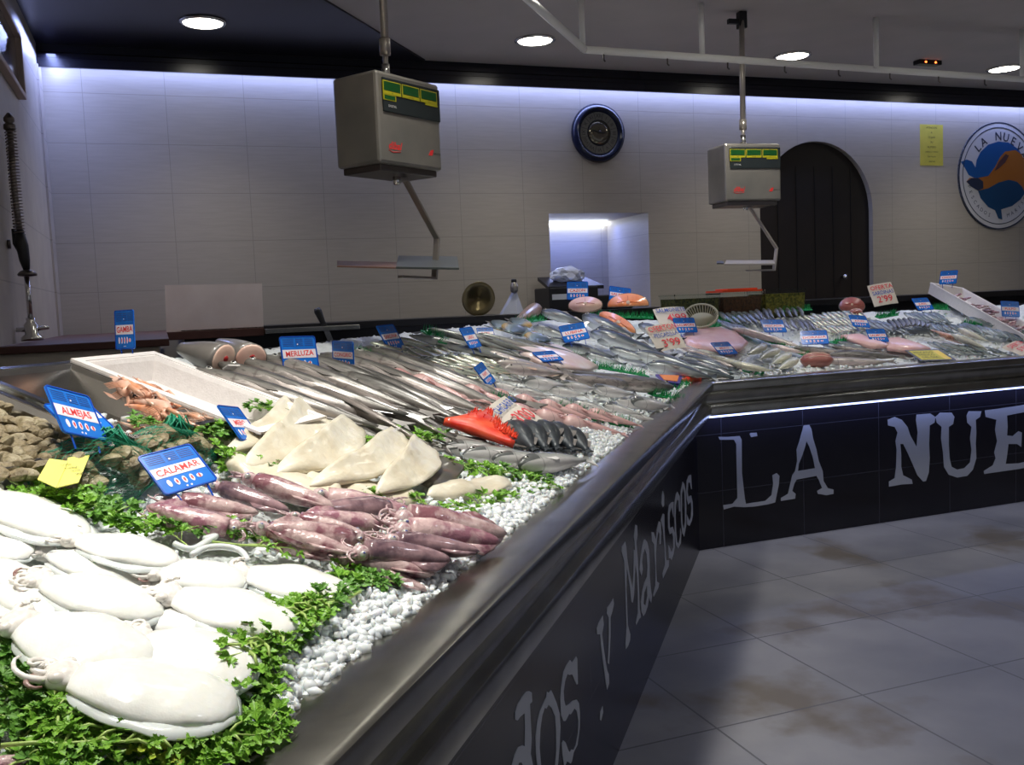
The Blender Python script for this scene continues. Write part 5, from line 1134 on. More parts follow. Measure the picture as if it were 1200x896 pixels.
# ------------------------------------------------------------------ trays on the left
def tray_frame(P0, a, b, n): return Matrix.Translation(P0) @ Matrix((a.normalized(), b.normalized(), n)).transposed().to_4x4()
def open_tray(name, label, cat, P0, a, b, n, wa, lb, dep, mt, th=.008, flare=.012, group=None, rimmat=None, lip=.012):
    """P0 = rim corner, a across, b along, n up"""
    e = bpy.data.objects.new(name, None); COL.objects.link(e); tag(e, label, cat, group); e.matrix_world = Matrix.Translation(P0) @ Matrix((a, b, n)).transposed().to_4x4()
    def ring(i, z): return [Vector((i, i, z)), Vector((wa-i, i, z)), Vector((wa-i, lb-i, z)), Vector((i, lb-i, z))]
    m = MB(); m.rings([ring(flare, -dep), ring(flare*.3, -.01), ring(-.0, -.008), ring(0, 0), ring(th, 0), ring(th+flare*.3, -.01), ring(th+flare, -dep+th)], True, True)
    part('tray', m.mesh('tray', mt, False), e)
    m = MB(); m.rings([ring(-lip, -.004), ring(-lip, .002), ring(th*.6, .002), ring(th*.6, -.004), ring(-lip, -.004)], True, False); part('rim', m.mesh('rim', rimmat or mt, False), e)
    return e
RF = .085
P0, nL = S(92, 422, RF); Pa, _ = S(181, 414, RF); Pb, _ = S(310, 503, RF)
aT = (Pa-P0); wT = aT.length; aT.normalize(); bT = (Pb-Pa); bT = (bT-aT*bT.dot(aT)); lT = bT.length; bT.normalize(); nT = aT.cross(bT).normalized()
if nT.z < 0: nT = -nT
open_tray('foam_tray', 'white foam tray with langoustines tilted towards the customer', 'tray', P0, aT, bT, nT, wT, lT, .075, 'styrofoam', .016, .022)
wS = wT*.98
open_tray('steel_tray', 'shiny steel tray left of the white foam tray behind the large blue tag', 'tray', P0-aT*(wS+.02)-nT*.006, aT, bT, nT, wS, lT*.80, .07, 'bright_steel', .003, .03, 'steel trays', 'bright_steel')
open_tray('steel_tray', 'steel tray full of loose clams at the left edge', 'tray', P0-aT*(wS*2+.06)-nT*.012, aT, bT, nT, wS, lT*.80, .07, 'bright_steel', .003, .03, 'steel trays', 'bright_steel')
# ------------------------------------------------------------------ prawns
def prawn_parts(seed, mt):
    rnd = random.Random(seed); rr_ = []; bd = .5
    for i in range(22):
        f = i/21; x = -.40+.62*f; y = -.16*(f-.62)**2*2; k = (.35+.65*min(1, f*1.8))*(1 if f < .62 else math.sqrt(max(.02, 1-((f-.62)/.38)**2.4))); seg = 1-.12*(abs(math.sin(i*1.5)) if f < .6 else 0)
        rr_.append([Vector((x, y+.065*k*seg*math.cos(2*math.pi*j/10), .060*k*seg*math.sin(2*math.pi*j/10))) for j in range(10)])
    b = MB(); b.rings(rr_)
    tf = MB()
    for an in (-.5, -.2, .15, .45): tf.prism([(0, -.012), (-.07, -.028), (-.10, 0), (-.07, .028), (0, .012)], -.004, .004, Matrix.Translation((-.40, -.11, 0)) @ Matrix.Rotation(an, 4, 'Z'))
    lg = MB()
    for i in range(5):
        x = .0+.04*i
        for s_ in (1, -1): lg.tube([(x, -.045, s_*.03), (x+.03, -.10, s_*.05), (x-.01, -.15, s_*.03)], [.006, .005, .003], 5)
    cl = []
    for s_ in (1, -1):
        c = MB(); c.tube([(.18, -.02, s_*.03), (.28, -.03, s_*.07), (.38, .0, s_*.05), (.50, .02, s_*.04)], [.013, .016, .022, .007], 6); c.tube([(.38, .0, s_*.05), (.45, .03, s_*.055), (.50, .035, s_*.045)], [.014, .009, .003], 5); cl.append(c)
    an = MB(); an.tube([(.20, .01, .02), (.34, .09, .05), (.50, .10, .02)], .003, 4); an.tube([(.20, .01, -.02), (.36, .05, -.04), (.55, .16, -.02)], .003, 4)
    ey = MB(); ey.ellipsoid((.225, .02, .022), (.014, .014, .014), 8, 6); ey.ellipsoid((.225, .02, -.022), (.014, .014, .014), 8, 6)
    return [('body', b.mesh('b', mt)), ('tail_fan', tf.mesh('t', mt, False)), ('legs', lg.mesh('l', 'prawn_pale')), ('claw', cl[0].mesh('c', mt)), ('claw', cl[1].mesh('c', mt)), ('antennae', an.mesh('a', mt)), ('eye', ey.mesh('e', 'eye_black'))]
PR = {k: prawn_parts(i, k) for i, k in enumerate(('prawn', 'prawn_pale', 'prawn_brown'))}
PL_ = [((122, 432), (158, 462)), ((128, 437), (165, 470)), ((150, 448), (190, 474)), ((155, 453), (200, 482)), ((165, 448), (205, 470)), ((172, 462), (212, 494)), ((185, 462), (226, 486)), ((180, 475), (220, 500)), ((200, 475), (246, 486)), ((196, 470), (238, 498)), ((188, 482), (232, 506)), ((210, 480), (250, 494)), ((165, 470), (205, 500)), ((175, 458), (216, 478))]
for i, (t_, h_) in enumerate(PL_):
    k = ('prawn', 'prawn_pale', 'prawn', 'prawn_brown')[i % 4]
    put(PR[k], 'langoustine', (t_[0]*1.0, t_[1]), h_, 'orange-pink langoustine, %s from the back of the white foam tray' % ORD[i], 'langoustine', 'langoustines in the white tray', .05+.008*(i % 3), hs=1.5, zs=1.5, tw=random.uniform(-.6, .6), hz=.05)
for i, (t_, h_) in enumerate([((140, 495), (175, 505)), ((150, 490), (190, 498)), ((160, 503), (198, 508)), ((145, 505), (180, 512))]):
    put(PR['prawn' if i % 2 else 'prawn_pale'], 'prawn', t_, h_, 'orange prawn, %s at the lower end of the steel tray' % ORD[i], 'prawn', 'prawns in the steel tray', .035, hs=1.2, zs=1.2, tw=random.uniform(-.6, .6), hz=.05)
# ------------------------------------------------------------------ clams
def clam_mesh(seed, mt):
    rnd = random.Random(seed); m = MB(); NR, NA = 7, 20; top, bot = [], []
    def outl(a): return .5*(1+.10*math.cos(a)-.13*math.sin(a)**2*(1 if math.sin(a) > 0 else .4)), .42*(1-.10*math.cos(a))
    for sgn in (1, -1):
        vs = [Vector((0, .06, sgn*.26))]; fs = []
        for i in range(1, NR+1):
            u = i/NR
            for j in range(NA):
                a = 2*math.pi*j/NA; rx, ry = outl(a); z = .27*(1-u**2.3)**.75+.007*math.sin(u*26); vs.append(Vector((rx*u*math.cos(a), ry*u*math.sin(a)+.06*(1-u), sgn*z)))
        for j in range(NA): fs.append((0, 1+j, 1+(j+1) % NA))
        for i in range(NR-1):
            for j in range(NA): o_ = 1+i*NA; fs.append((o_+j, o_+NA+j, o_+NA+(j+1) % NA, o_+(j+1) % NA))
        m.add(vs, fs)
    return m.mesh('clam', mt)
CLM = [clam_mesh(i, k) for i, k in enumerate(('clam_shell', 'clam_pale', 'clam_shell', 'clam_green'))]
def clam(P, s_, me, label, group):
    o = bpy.data.objects.new('clam', me); COL.objects.link(o); tag(o, label, 'clam', group)
    o.matrix_world = Matrix.Translation(P) @ Matrix.Rotation(random.uniform(0, 6.28), 4, 'Z') @ Matrix.Rotation(random.gauss(.35, .35), 4, 'X') @ Matrix.Rotation(random.gauss(0, .3), 4, 'Y') @ Matrix.Scale(s_, 4)
gx = 0
for layer, (of_, dens) in enumerate(((.03, 1), (.05, 1), (.068, .9))):
    for yy in range(476, 560, 9):
        for xx in range(-40, 96, 12):
            x = xx+random.uniform(-4, 4)+(6 if (yy//9) % 2 else 0); y = yy+random.uniform(-2, 2)
            lim = 20+(y-484)*.75+(8 if layer == 0 else 0)       # the slanting tray wall on the right
            if y < 488 and x > 10: continue
            if x > min(lim+22, 80) or x < -35 or y > 556: continue
            P, n_ = S(x, y, of_); clam(P, random.uniform(.032, .043), CLM[random.randrange(3)], 'beige ridged clam lying loose in the left steel tray', 'loose clams in the steel tray')
def net_bag(cx_, cy_, rx, ry, rz, label, off, seed, nclam, lab2, grp, tail):
    q, n_ = S(cx_, cy_, off); rnd = random.Random(seed); ax = CD if True else None
    X = Vector((.75, .66, 0)).normalized(); X = (X-n_*X.dot(n_)).normalized(); Y = n_.cross(X)
    T_ = lambda v: q+X*v.x*rx+Y*v.y*ry+n_*v.z*rz
    for i in range(nclam):
        v = Vector((rnd.gauss(0, 1), rnd.gauss(0, 1), abs(rnd.gauss(.2, .8)))).normalized()*rnd.uniform(.72, .86); clam(T_(v), rnd.uniform(.040, .052), CLM[rnd.choice((1, 3, 3, 0))], lab2, grp)
    bm = bmesh.new(); bmesh.ops.create_icosphere(bm, subdivisions=4, radius=1)
    for v in bm.verts:
        k = 1+.12*noise.noise(v.co*2.5+Vector((seed, 0, 0))); c = v.co*k
        if c.z < -.5: c.z = -.5
        v.co = T_(c)
    bmesh.ops.wireframe(bm, faces=bm.faces[:], thickness=.0011, use_replace=True, use_boundary=True, use_even_offset=False)
    me = bpy.data.meshes.new('net'); bm.to_mesh(me); bm.free(); me.materials.append(M['net_green']); o = bpy.data.objects.new('net_bag', me); COL.objects.link(o); tag(o, label, 'net bag', 'green net bags of clams')
    m = MB(); tp, tn = S(*tail, off+rz*.7); p = T_(Vector((.2, .5, .75)))
    for i in range(26):
        a = [p+Vector((rnd.uniform(-.03, .03), rnd.uniform(-.03, .03), 0))]; t2 = tp+Vector((rnd.uniform(-.02, .02), rnd.uniform(-.02, .02), rnd.uniform(-.01, .012))); a += [a[0].lerp(t2, .5)+Vector((0, 0, .02+rnd.uniform(0, .012))), t2]; m.tube(a, .0022, 4)
    part('gathered_end', m.mesh('knot', 'net_green'), o); return o
net_bag(112, 553, .125, .085, .060, 'green net bag of dark clams behind the yellow label', .035, 5, 46, 'green-brown clam inside the left net bag', 'clams in the left net bag', (150, 524))
net_bag(196, 533, .100, .075, .055, 'green net bag of clams behind the calamares tag', .04, 9, 34, 'green-brown clam inside the right net bag behind the calamares tag', 'clams in the right net bag', (215, 506))

# ------------------------------------------------------------------ price tags and paper signs
def quad_pose(c, dep, ratio, it=60):
    """width, position and rotation of a rectangle seen at four picture corners (tl, tr, br, bl)"""
    c = np.array(c, float); cen = c.mean(0); base = at_d(cen[0], cen[1], dep)
    px = lambda P: np.array([600+F*((P-O)@cr)/((P-O)@cf), 448-F*((P-O)@cu)/((P-O)@cf)])
    def rot(v):
        th = np.linalg.norm(v)
        if th < 1e-9: return np.eye(3)
        k = v/th; Kx = np.array([[0, -k[2], k[1]], [k[2], 0, -k[0]], [-k[1], k[0], 0]]); return np.eye(3)+math.sin(th)*Kx+(1-math.cos(th))*Kx@Kx
    B0 = np.stack([cr, cu, -cf], 1)
    def pts(p):
        Rr = B0@rot(p[:3]); w_ = p[3]; h_ = w_*ratio; ctr = base+cr*p[4]+cu*p[5]
        return [ctr+Rr@np.array([sx*w_/2, sy*h_/2, 0]) for sx, sy in ((-1, 1), (1, 1), (1, -1), (-1, -1))], Rr, ctr
    def res(p): return (np.array([px(P) for P in pts(p)[0]])-c).ravel()
    best = None
    for t0 in (-.5, .3, -1.1):
        p = np.array([t0, 0, 0, np.linalg.norm(c[1]-c[0])*dep/F, 0, 0]); lam = 1.
        for _ in range(it):
            r0 = res(p); J = np.stack([(res(p+np.eye(6)[i]*1e-5)-r0)/1e-5 for i in range(6)], 1); d = -np.linalg.solve(J.T@J+lam*np.diag([1, 1, 1, 1e3, 1e3, 1e3]), J.T@r0)
            if (res(p+d)**2).sum() < (r0**2).sum(): p = p+d; lam = max(lam/3, 1e-6)
            else: lam *= 4
        s_ = (res(p)**2).sum()
        lean = pts(p)[1][:, 2][2]
        s2 = s_+(0 if lean > -.05 else 40)
        if best is None or s2 < best[0]: best = (s2, p)
    _, Rr, ctr = pts(best[1]); return ctr, Rr, best[1][3]
def rrect(w_, h_, r, k=4):
    out = []
    for cx_, cy_, a0 in ((w_/2-r, h_/2-r, 0), (-w_/2+r, h_/2-r, 90), (-w_/2+r, -h_/2+r, 180), (w_/2-r, -h_/2+r, 270)):
        for i in range(k+1): a = R(a0+90*i/k); out.append((cx_+r*math.cos(a), cy_+r*math.sin(a)))
    return out
def surf_depth(c, off=.02):
    b = ((c[2][0]+c[3][0])/2, (c[2][1]+c[3][1])/2); P, _ = S(*b, off); return float((np.array(P)-O)@cf)
def price_tag(c, text, label, dep=None, off=.03, ratio=.92, rnd_=0, prong=True):
    dep = dep or surf_depth(c, off); ctr, Rr, w_ = quad_pose(c, dep, ratio); h_ = w_*ratio
    e = bpy.data.objects.new('price_tag', None); COL.objects.link(e); tag(e, label, 'price tag', 'blue price tags'); e.matrix_world = Matrix.Translation(ctr) @ Matrix(Rr.tolist()).to_4x4()
    r = w_*.07; o_ = rrect(w_, h_, r); i_ = rrect(w_*.95, h_*.95, r*.8)
    m = MB(); m.prism(o_, -.0015, .0012); part('board', m.mesh('board', 'tag_blue', False), e)
    m = MB(); m.prism(o_, .0012, .0026, hole=i_); part('rim', m.mesh('rim', 'tag_rim', False), e)
    m = MB(); m.prism([(-w_*.46, -h_*.12), (w_*.46, -h_*.12), (w_*.46, h_*.12), (-w_*.46, h_*.12)], .0012, .0018); part('name_strip', m.mesh('strip', 'tag_white', False), e)
    m = MB(); xs = min(1.0, .78/(len(text)*.16/ratio*.92+.001))
    text_mb(m, text, h_*.155, Matrix.Translation((0, 0, .0016)) @ Matrix.Rotation(R(2), 4, 'Z'), bold=.02, xs=min(1.05, w_*.84/(h_*.155*1.35*.68*len(text)))); part('lettering', m.mesh('txt', 'tag_red', False), e)
    m = MB()
    for i in range(5):
        x = (-.30+.14*i)*w_; a = h_*(.085 if i < 4 else .05); b_ = w_*(.038 if i < 4 else .055)
        m.prism([(x+b_*math.cos(t_), -h_*.27+a*math.sin(t_)) for t_ in [k*math.pi/6 for k in range(12)]], .0012, .0018)
    for x, y in ((-.02, .27), (-.05, -.42), (.03, -.42)): m.prism([(x*w_+.018*w_*math.cos(t_), y*h_+.018*w_*math.sin(t_)) for t_ in [k*math.pi/4 for k in range(8)]], .0012, .0018)
    part('price_ovals', m.mesh('ov', 'tag_white', False), e)
    m = MB()
    for i in range(1, 5):
        x = (-.30+.14*i)*w_; m.prism([(x+w_*.018*math.cos(t_), -h_*.27+h_*.05*math.sin(t_)) for t_ in [k*math.pi/5 for k in range(10)]], .0018, .0022)
    part('price_marks', m.mesh('pm', 'tag_red', False), e)
    m = MB()
    for i in range(5):
        for x0, x1 in ((-.42, -.12), (-.06, .14), (.18, .42)): m.prism([(x0*w_, h_*(.40-.045*i)), (x1*w_, h_*(.40-.045*i)), (x1*w_, h_*(.415-.045*i)), (x0*w_, h_*(.415-.045*i))], .0012, .0016)
    part('small_print', m.mesh('sp', 'tag_text', False), e)
    if prong:
        m = MB()
        for x in (-.3, .3): m.tube([(x*w_, -h_*.45, -.002), (x*w_*.9, -h_*.75, -.006)], .002, 5)
        part('prong', m.mesh('pr', 'tag_rim', False), e)
    return e
TAGS = [
 ([(50,450),(104,465),(125,517),(74,507)], 'ALMEJAS', 'blue price tag lettered ALMEJAS standing over the clam nets', .10),
 ([(50,474),(100,470),(135,502),(84,508)], '5', 'blue price tag half hidden behind the ALMEJAS tag', .085),
 ([(160.7,536),(221,519.5),(257,563),(192.5,581)], 'CALAMAR', 'blue price tag lettered CALAMAR in front of the purple squid', .06),
 ([(253,474.7),(279,477.3),(306.5,516.7),(283,516)], 'MERO', 'narrow blue price tag leaning beside the parsley at the tray end', .06),
 ([(326,394.3),(369,393.5),(374,433.7),(333,436)], 'MERLUZA', 'large blue price tag standing behind the long hake', .07),
 ([(389,398.5),(414.4,400.3),(415,433),(391,431)], 'CONGRIO', 'narrow blue price tag just right of the large hake tag', .07),
 ([(439.6,381.4),(461,380),(473.7,406),(455,409.6)], 'SARDINA', 'blue price tag leaning behind the rear sardines', .05),
 ([(536.6,384.6),(552.7,382.8),(564,405.5),(551.4,408.8)], 'LIRIO', 'narrow blue price tag in the grey fish below the round dish', .09),
 ([(557,384),(578,384),(580,396),(562,397)], 'JUREL', 'dark blue price tag lying behind the grey fish tag', .08),
 ([(554,430),(564.7,424.3),(580,445.7),(572.8,454.3)], 'RAPE', 'small tilted blue price tag between sardines and sea bass', .05),
 ([(622.3,413),(647.8,411),(661,422),(637,424)], 'RAYA', 'blue price tag lying flat on the pinkish white fish', .085),
 ([(654.8,382.6),(682.7,377),(692.7,396.4),(660.8,401.6)], 'LUBINA', 'shiny blue price tag leaning on the large silver fish heads', .10),
 ([(664,330),(689.4,329.7),(689.4,351),(664.4,351.3)], 'CAZON', 'blue price tag lettered CAZON in front of the black machine', .06),
 ([(713.5,334.6),(739.6,338.4),(739,356),(714,353)], 'SALMON', 'blue price tag standing behind the upright salmon steak', .06),
 ([(787.6,372.5),(813.3,372.5),(817.7,389),(793,390)], 'SALMON', 'blue price tag right of the two paper signs on the right counter', .05),
 ([(832,401.7),(853.3,400.3),(865.2,414.6),(844,415.5)], 'MERO', 'blue price tag lying on the big pink fillet', .05),
 ([(890,374.3),(916.6,374.8),(922.6,389),(896,389.5)], 'PESCADA', 'blue price tag below the orange lid on the right counter', .05),
 ([(937,388),(968.3,387),(972,402.7),(939.5,404)], 'DORADA', 'widest blue price tag in the middle of the right counter', .05),
 ([(993.7,369.2),(1014,369.7),(1020,384.4),(1000,382)], 'ATUN', 'blue price tag under the dark red fish steak', .05),
 ([(1014.8,385.3),(1035,385.7),(1043,400),(1019.4,401)], 'SALMON', 'blue price tag on the pink fillets next to another tag', .04),
 ([(1068,349.6),(1086.3,348.7),(1095,362.4),(1076,364)], 'JUREL', 'blue price tag left of the white box corner', .07),
 ([(1172.5,352.3),(1193.6,353.3),(1195.4,371.6),(1174,370.7)], 'PULPO', 'blue price tag at the right edge standing on the white box', .07),
]
for c, t_, l_, of_ in TAGS: price_tag(c, t_, l_, off=of_, ratio=.92)
price_tag([(1102.8,317.5),(1122.6,316.6),(1121,332),(1100,333.6)], 'CHOCO', 'dark blue price tag standing behind the white box against the wall', dep=6.3)
price_tag([(134,363),(157,363),(158,408),(137,410.5)], 'GAMBA', 'tall narrow blue price tag standing at the back left behind the white tray', dep=float((np.array(S(150, 415, .08)[0])-O)@cf), ratio=1.5)
def paper_sign(c, lines, label, ratio, off=.04, mt='paper', border=None, stick=True):
    ctr, Rr, w_ = quad_pose(c, surf_depth(c, off), ratio); h_ = w_*ratio; e = bpy.data.objects.new('paper_sign', None); COL.objects.link(e); tag(e, label, 'paper sign', 'handwritten paper signs' if mt == 'paper' else None) if mt == 'paper' else tag(e, label, 'sign')
    e.matrix_world = Matrix.Translation(ctr) @ Matrix(Rr.tolist()).to_4x4(); m = MB()
    if mt == 'paper':
        g = [[Vector((w_*(i/8-.5), h_*(j/6-.5), .006*math.sin(i/8*math.pi)*w_*8+.003*math.sin(j))) for i in range(9)] for j in range(7)]; back = [[v-Vector((0, 0, .0012)) for v in r] for r in g]
        m.rings(g, False, False); m.rings(back, False, False); m.box((0, 0, 0), (w_*.2, h_*.2, .0008)); part('sheet', m.mesh('sheet', 'paper'), e)
    else: m.prism(rrect(w_, h_, w_*.03), -.002, .001); part('board', m.mesh('b', mt, False), e)
    for tx, x, y, hh, ink, rot in lines:
        m = MB(); z = (.006*math.sin((x+.5)*math.pi)*w_*8+.006) if mt == 'paper' else .001
        text_mb(m, tx, h_*hh, Matrix.Translation((x*w_, y*h_, z)) @ Matrix.Rotation(R(rot), 4, 'Z'), bold=.012, xs=min(1.2, w_*.9/(h_*hh*1.35*.6*len(tx)))); part('lettering', m.mesh('t', ink, False), e)
    return e
paper_sign([(566,483),(593,461),(638,496),(619,510)], [('CHICARRO', 0, .28, .2, 'ink_blue', 2), ("3'00", .05, -.15, .36, 'ink_red', -4)], "white paper sign with blue word and red price 3'00 beside the red shell", 1.15, .06)
paper_sign([(765,362.5),(801,359),(812,382),(775,385)], [('SALMONETE', 0, .30, .2, 'ink_blue', 0), ("4'99", .1, -.1, .36, 'ink_red', 0)], 'white paper sign with blue word SALMONETE behind the offer sign', .85, .05)
paper_sign([(754,385),(791,377),(803,408),(773,411.6)], [('OFERTON', 0, .32, .22, 'ink_red', 1), ('PESCADILLA', 0, .06, .17, 'ink_blue', 1), ("3'99", .05, -.27, .30, 'ink_red', 0)], "white paper sign reading OFERTON PESCADILLA 3'99", .95, .05)
paper_sign([(1015.7,335),(1044.5,330),(1052.4,355),(1025,359.5)], [('OFERTA', 0, .3, .2, 'ink_red', 0), ('SARDINAS', 0, .05, .18, 'ink_blue', 0), ("2'99", 0, -.25, .3, 'ink_red', 0)], 'white paper sign standing at the back right of the arched door', .95, .05)
paper_sign([(1174,407),(1191,399),(1214,409),(1197,417)], [('OFERTA', 0, .2, .3, 'ink_red', 0), ("5'00", 0, -.2, .3, 'ink_red', 0)], 'white paper sign with red writing lying at the right edge by the rail', .8, .02)
e = paper_sign([(1059,410),(1102,409.5),(1120,421.5),(1080,423)], [], 'black framed sign with a pale yellow and bright yellow face lying by the rail', .62, .015, 'black_plastic')
e.name = 'framed_sign'
bb = [v for v in e.children[0].data.vertices]; w_ = max(v.co.x for v in bb)*2; h_ = max(v.co.y for v in bb)*2
m = MB(); m.box((-.1*w_, 0, .0015), (w_*.66, h_*.82, .001)); part('face', m.mesh('f', 'yellow_paper', False), e)
m = MB(); m.box((.32*w_, 0, .0015), (w_*.2, h_*.82, .001)); part('stripe', m.mesh('f', 'yellow_bright', False), e)
m = MB()
for i in range(3): text_mb(m, ('PESCADO', 'FRESCO', 'DEL DIA')[i], h_*.15, Matrix.Translation((-.1*w_, (.22-.22*i)*h_, .0022)))
part('lettering', m.mesh('t', 'ink_black', False), e)
# yellow paper label on the net bag
e = bpy.data.objects.new('clam_label', None); COL.objects.link(e); tag(e, 'folded yellow paper label lying on the left clam net', 'label')
def lab(c, dz=0):
    q = [S(x, y, .085+dz)[0] for x, y in c]; m = MB(); up = Vector((0, 0, .0015)); m.add(q+[v+up for v in q], [(3, 2, 1, 0), (4, 5, 6, 7), (0, 1, 5, 4), (1, 2, 6, 5), (2, 3, 7, 6), (3, 0, 4, 7)]); part('sheet', m.mesh('s', 'label_yellow', False), e); return q
q = lab([(80, 537), (105, 534), (92, 566), (66, 572)]); q1 = lab([(58, 538), (80, 541), (66, 572), (44, 562)], .002)
X = (q[1]-q[0]).normalized(); Yv = (q[0]-q[3]).normalized(); nn = X.cross(Yv).normalized(); Yv = nn.cross(X); FMq = Matrix.Translation(sum(q, Vector())/4+nn*.003) @ Matrix((X, Yv, nn)).transposed().to_4x4()
m = MB()
for i in range(4): text_mb(m, ('LOTE', 'ALMEJA', 'VIVA', 'JAVEA')[i], .006, FMq @ Matrix.Translation((0, .02-.013*i, 0)))
part('lettering', m.mesh('t', 'ink_black', False), e)

# ------------------------------------------------------------------ right counter fish
G = 'thin silver fish at the back of the right counter'
row('blue_fish', (842, 366), (892, 364), (878, 392), (922, 388), 8, 'thin silver fish at the back of the right counter behind the pink fillet', G, off=.02, ordinal=False)
row('blue_fish', (836, 374), (862, 380), (880, 396), (905, 402), 4, 'thin silver fish at the back of the right counter behind the pink fillet', G, off=.02, ordinal=False)
lay('whiting', (858, 384), (928, 402), 'large silver whiting just above the green grass strip on the right counter', group=None, off=.035)
lay('whiting', (876, 389), (945, 408), 'silver whiting with a red gill lying along the green strip', group=None, off=.03)
row('slate_fish', (886, 362), (935, 360), (908, 394), (950, 384), 8, 'dark grey round-backed fish behind the middle blue tags', 'dark grey fish of the right counter', off=.03, jit=1.2)
row('slate_fish', (918, 374), (945, 374), (940, 400), (962, 392), 5, 'dark grey round-backed fish behind the middle blue tags', 'dark grey fish of the right counter', off=.03, jit=1.2)
for k_, (y0, y1) in enumerate(((369, 364), (376, 371), (384, 379))):
    row('sardine', (938+k_*4, y0), (1000, y1), (956+k_*4, y0+9), (1016, y1+9), 11, 'small silvery fish in the packed rows left of the red steak', 'packed small fish of the right counter', off=.02, jit=1.2, ordinal=False, hs=1.3)
row('salmon_trout', (800, 414), (786, 428), (862, 432), (868, 443), 4, 'silver blue fish beside the corner, {} from the pink fillet', 'silver blue fish by the corner', off=.02, tw=-.2, hs=.9)
row('whiting', (792, 404), (818, 416), (840, 420), (870, 434), 3, 'pale silver whiting, {} below the offer sign', 'pale whiting below the offer sign', off=.02)
for i, (h_, t_) in enumerate([((813, 411), (868, 424)), ((828, 417), (880, 430)), ((845, 421), (893, 434)), ((856, 425), (912, 436))]):
    lay('pale_fish', h_, t_, 'pale greenish fish, %s of the four lying below the pink fillet' % ORD[i], group='pale green fish by the rail', off=.02+.005*i, hs=.9)
for i, (h_, t_) in enumerate([((866, 420), (898, 404)), ((880, 426), (912, 409)), ((895, 432), (926, 414)), ((905, 437), (934, 420))]):
    lay('pale_fish', t_, h_, 'pale fish pointing up to the right, %s of the four beside the meat roll' % ORD[i], group='pale fish beside the meat roll', off=.02, hs=.95)
lay('whiting', (902, 404), (955, 416), 'reddish silver fish between the green strip and the widest blue tag', off=.02)
lay('hake', (930, 408), (1010, 414), 'long silver grey fish in front of the widest blue tag', off=.03, tw=.2)
lay('hake', (968, 415), (1062, 418), 'long pale hake lying along the rail under the pink fillets', off=.015, tw=.3)
lay('pink_hake', (960, 422), (1050, 424), 'pinkish hake nearest the rail in the middle of the right counter', off=.01, tw=.3)
lay('hake', (975, 407), (1040, 412), 'grey backed hake just below the two pink fillet tags', off=.03)
row('blue_fish', (960, 402), (1000, 398), (1010, 412), (1040, 404), 3, 'bluish fish under the edge of the pink fillets, {} from the left', 'bluish fish under the pink fillets', off=.01)
row('blue_fish', (1000, 372), (1040, 378), (1050, 400), (1078, 398), 6, 'slim grey blue fish right of the two neighbouring blue tags', 'slim grey blue fish', off=.02, ordinal=False)
for i in range(8):
    x = 1042+i*6.2; lay('slate_fish', (x, 372+abs(i-4)*.6), (x+12-i*1.5, 394), 'slate blue curved fish, %s of the fan below the green tuft' % ORD[i], group='fan of slate blue fish', off=.03, var=2, hs=1.5)
row('mackerel', (1058, 366), (1094, 366), (1082, 378), (1120, 380), 8, 'small striped mackerel heaped left of the white box', 'mackerel left of the white box', off=.045, ordinal=False)
row('mackerel', (1080, 376), (1120, 380), (1100, 392), (1150, 396), 7, 'small striped mackerel heaped left of the white box', 'mackerel left of the white box', off=.02, ordinal=False)
row('mackerel', (1125, 378), (1215, 396), (1150, 392), (1235, 408), 12, 'dark mackerel in the heap in front of the white box', 'mackerel in front of the white box', off=.03, ordinal=False, tw=-.4)
row('mackerel', (1135, 372), (1200, 388), (1165, 382), (1228, 398), 7, 'dark mackerel in the heap in front of the white box', 'mackerel in front of the white box', off=.03, ordinal=False, tw=-.4)
row('mackerel', (1085, 400), (1150, 406), (1112, 412), (1180, 414), 8, 'dark mackerel lying on the ice by the rail right of the framed sign', 'mackerel by the rail', off=.015, ordinal=False)
row('mackerel', (1090, 409), (1160, 412), (1120, 417), (1190, 418), 5, 'dark mackerel lying on the ice by the rail right of the framed sign', 'mackerel by the rail', off=.01, ordinal=False)
lay('pale_fish', (1122, 385), (1178, 408), 'long pale fish, upper one of the two beside the dark mackerel', off=.05, hs=.65)
lay('pale_fish', (1115, 392), (1166, 412), 'long pale fish, lower one of the two beside the dark mackerel', off=.05, hs=.65)
for i in range(5): put(PR['prawn_pale'], 'langoustine', (1095+i*4, 386+i), (1115+i*3, 397+i), 'beige langoustine heaped in the middle of the right counter', 'langoustine', 'beige langoustines on the right counter', .03+.008*(i % 2), hs=1.3, zs=1.3, hz=.05)
# fillets, steaks, meat roll
def flat_piece(poly, off, th, name, label, cat, mt, hump=.012):
    P = [S(x, y, off)[0] for x, y in poly]; c = sum(P, Vector())/len(P); m = MB(); n_ = len(P); up = S(*poly[0], off)[1]
    rings_ = [[c+(p-c)*k+up*z for p in P] for k, z in ((1, -.005), (1.02, th*.5), (.96, th), (.7, th+hump*.7), (.35, th+hump), (.02, th+hump))]
    m.rings(rings_); return tag(m.build(name, mt, smooth=True), label, cat)
flat_piece([(598, 408), (622, 404), (652, 407), (672, 416), (700, 432), (690, 436), (655, 433), (632, 427), (612, 418)], .06, .02, 'skinned_fish', 'pinkish white skinned flat fish carrying a blue tag behind the sea bass', 'fish', 'skate_white', .02)
flat_piece([(800, 394), (818, 387), (842, 386), (862, 391), (876, 403), (868, 411), (848, 418), (826, 413), (806, 408)], .02, .022, 'fish_fillet', 'big rose pink fish fillet lying under a blue tag on the right counter', 'fillet', 'rose_fillet')
flat_piece([(985, 395), (1005, 393), (1030, 400), (1042, 407), (1020, 408), (1000, 402)], .03, .018, 'fish_fillet', 'pink fillet under the blue tags, left one of the pair', 'fillet', 'rose_fillet')
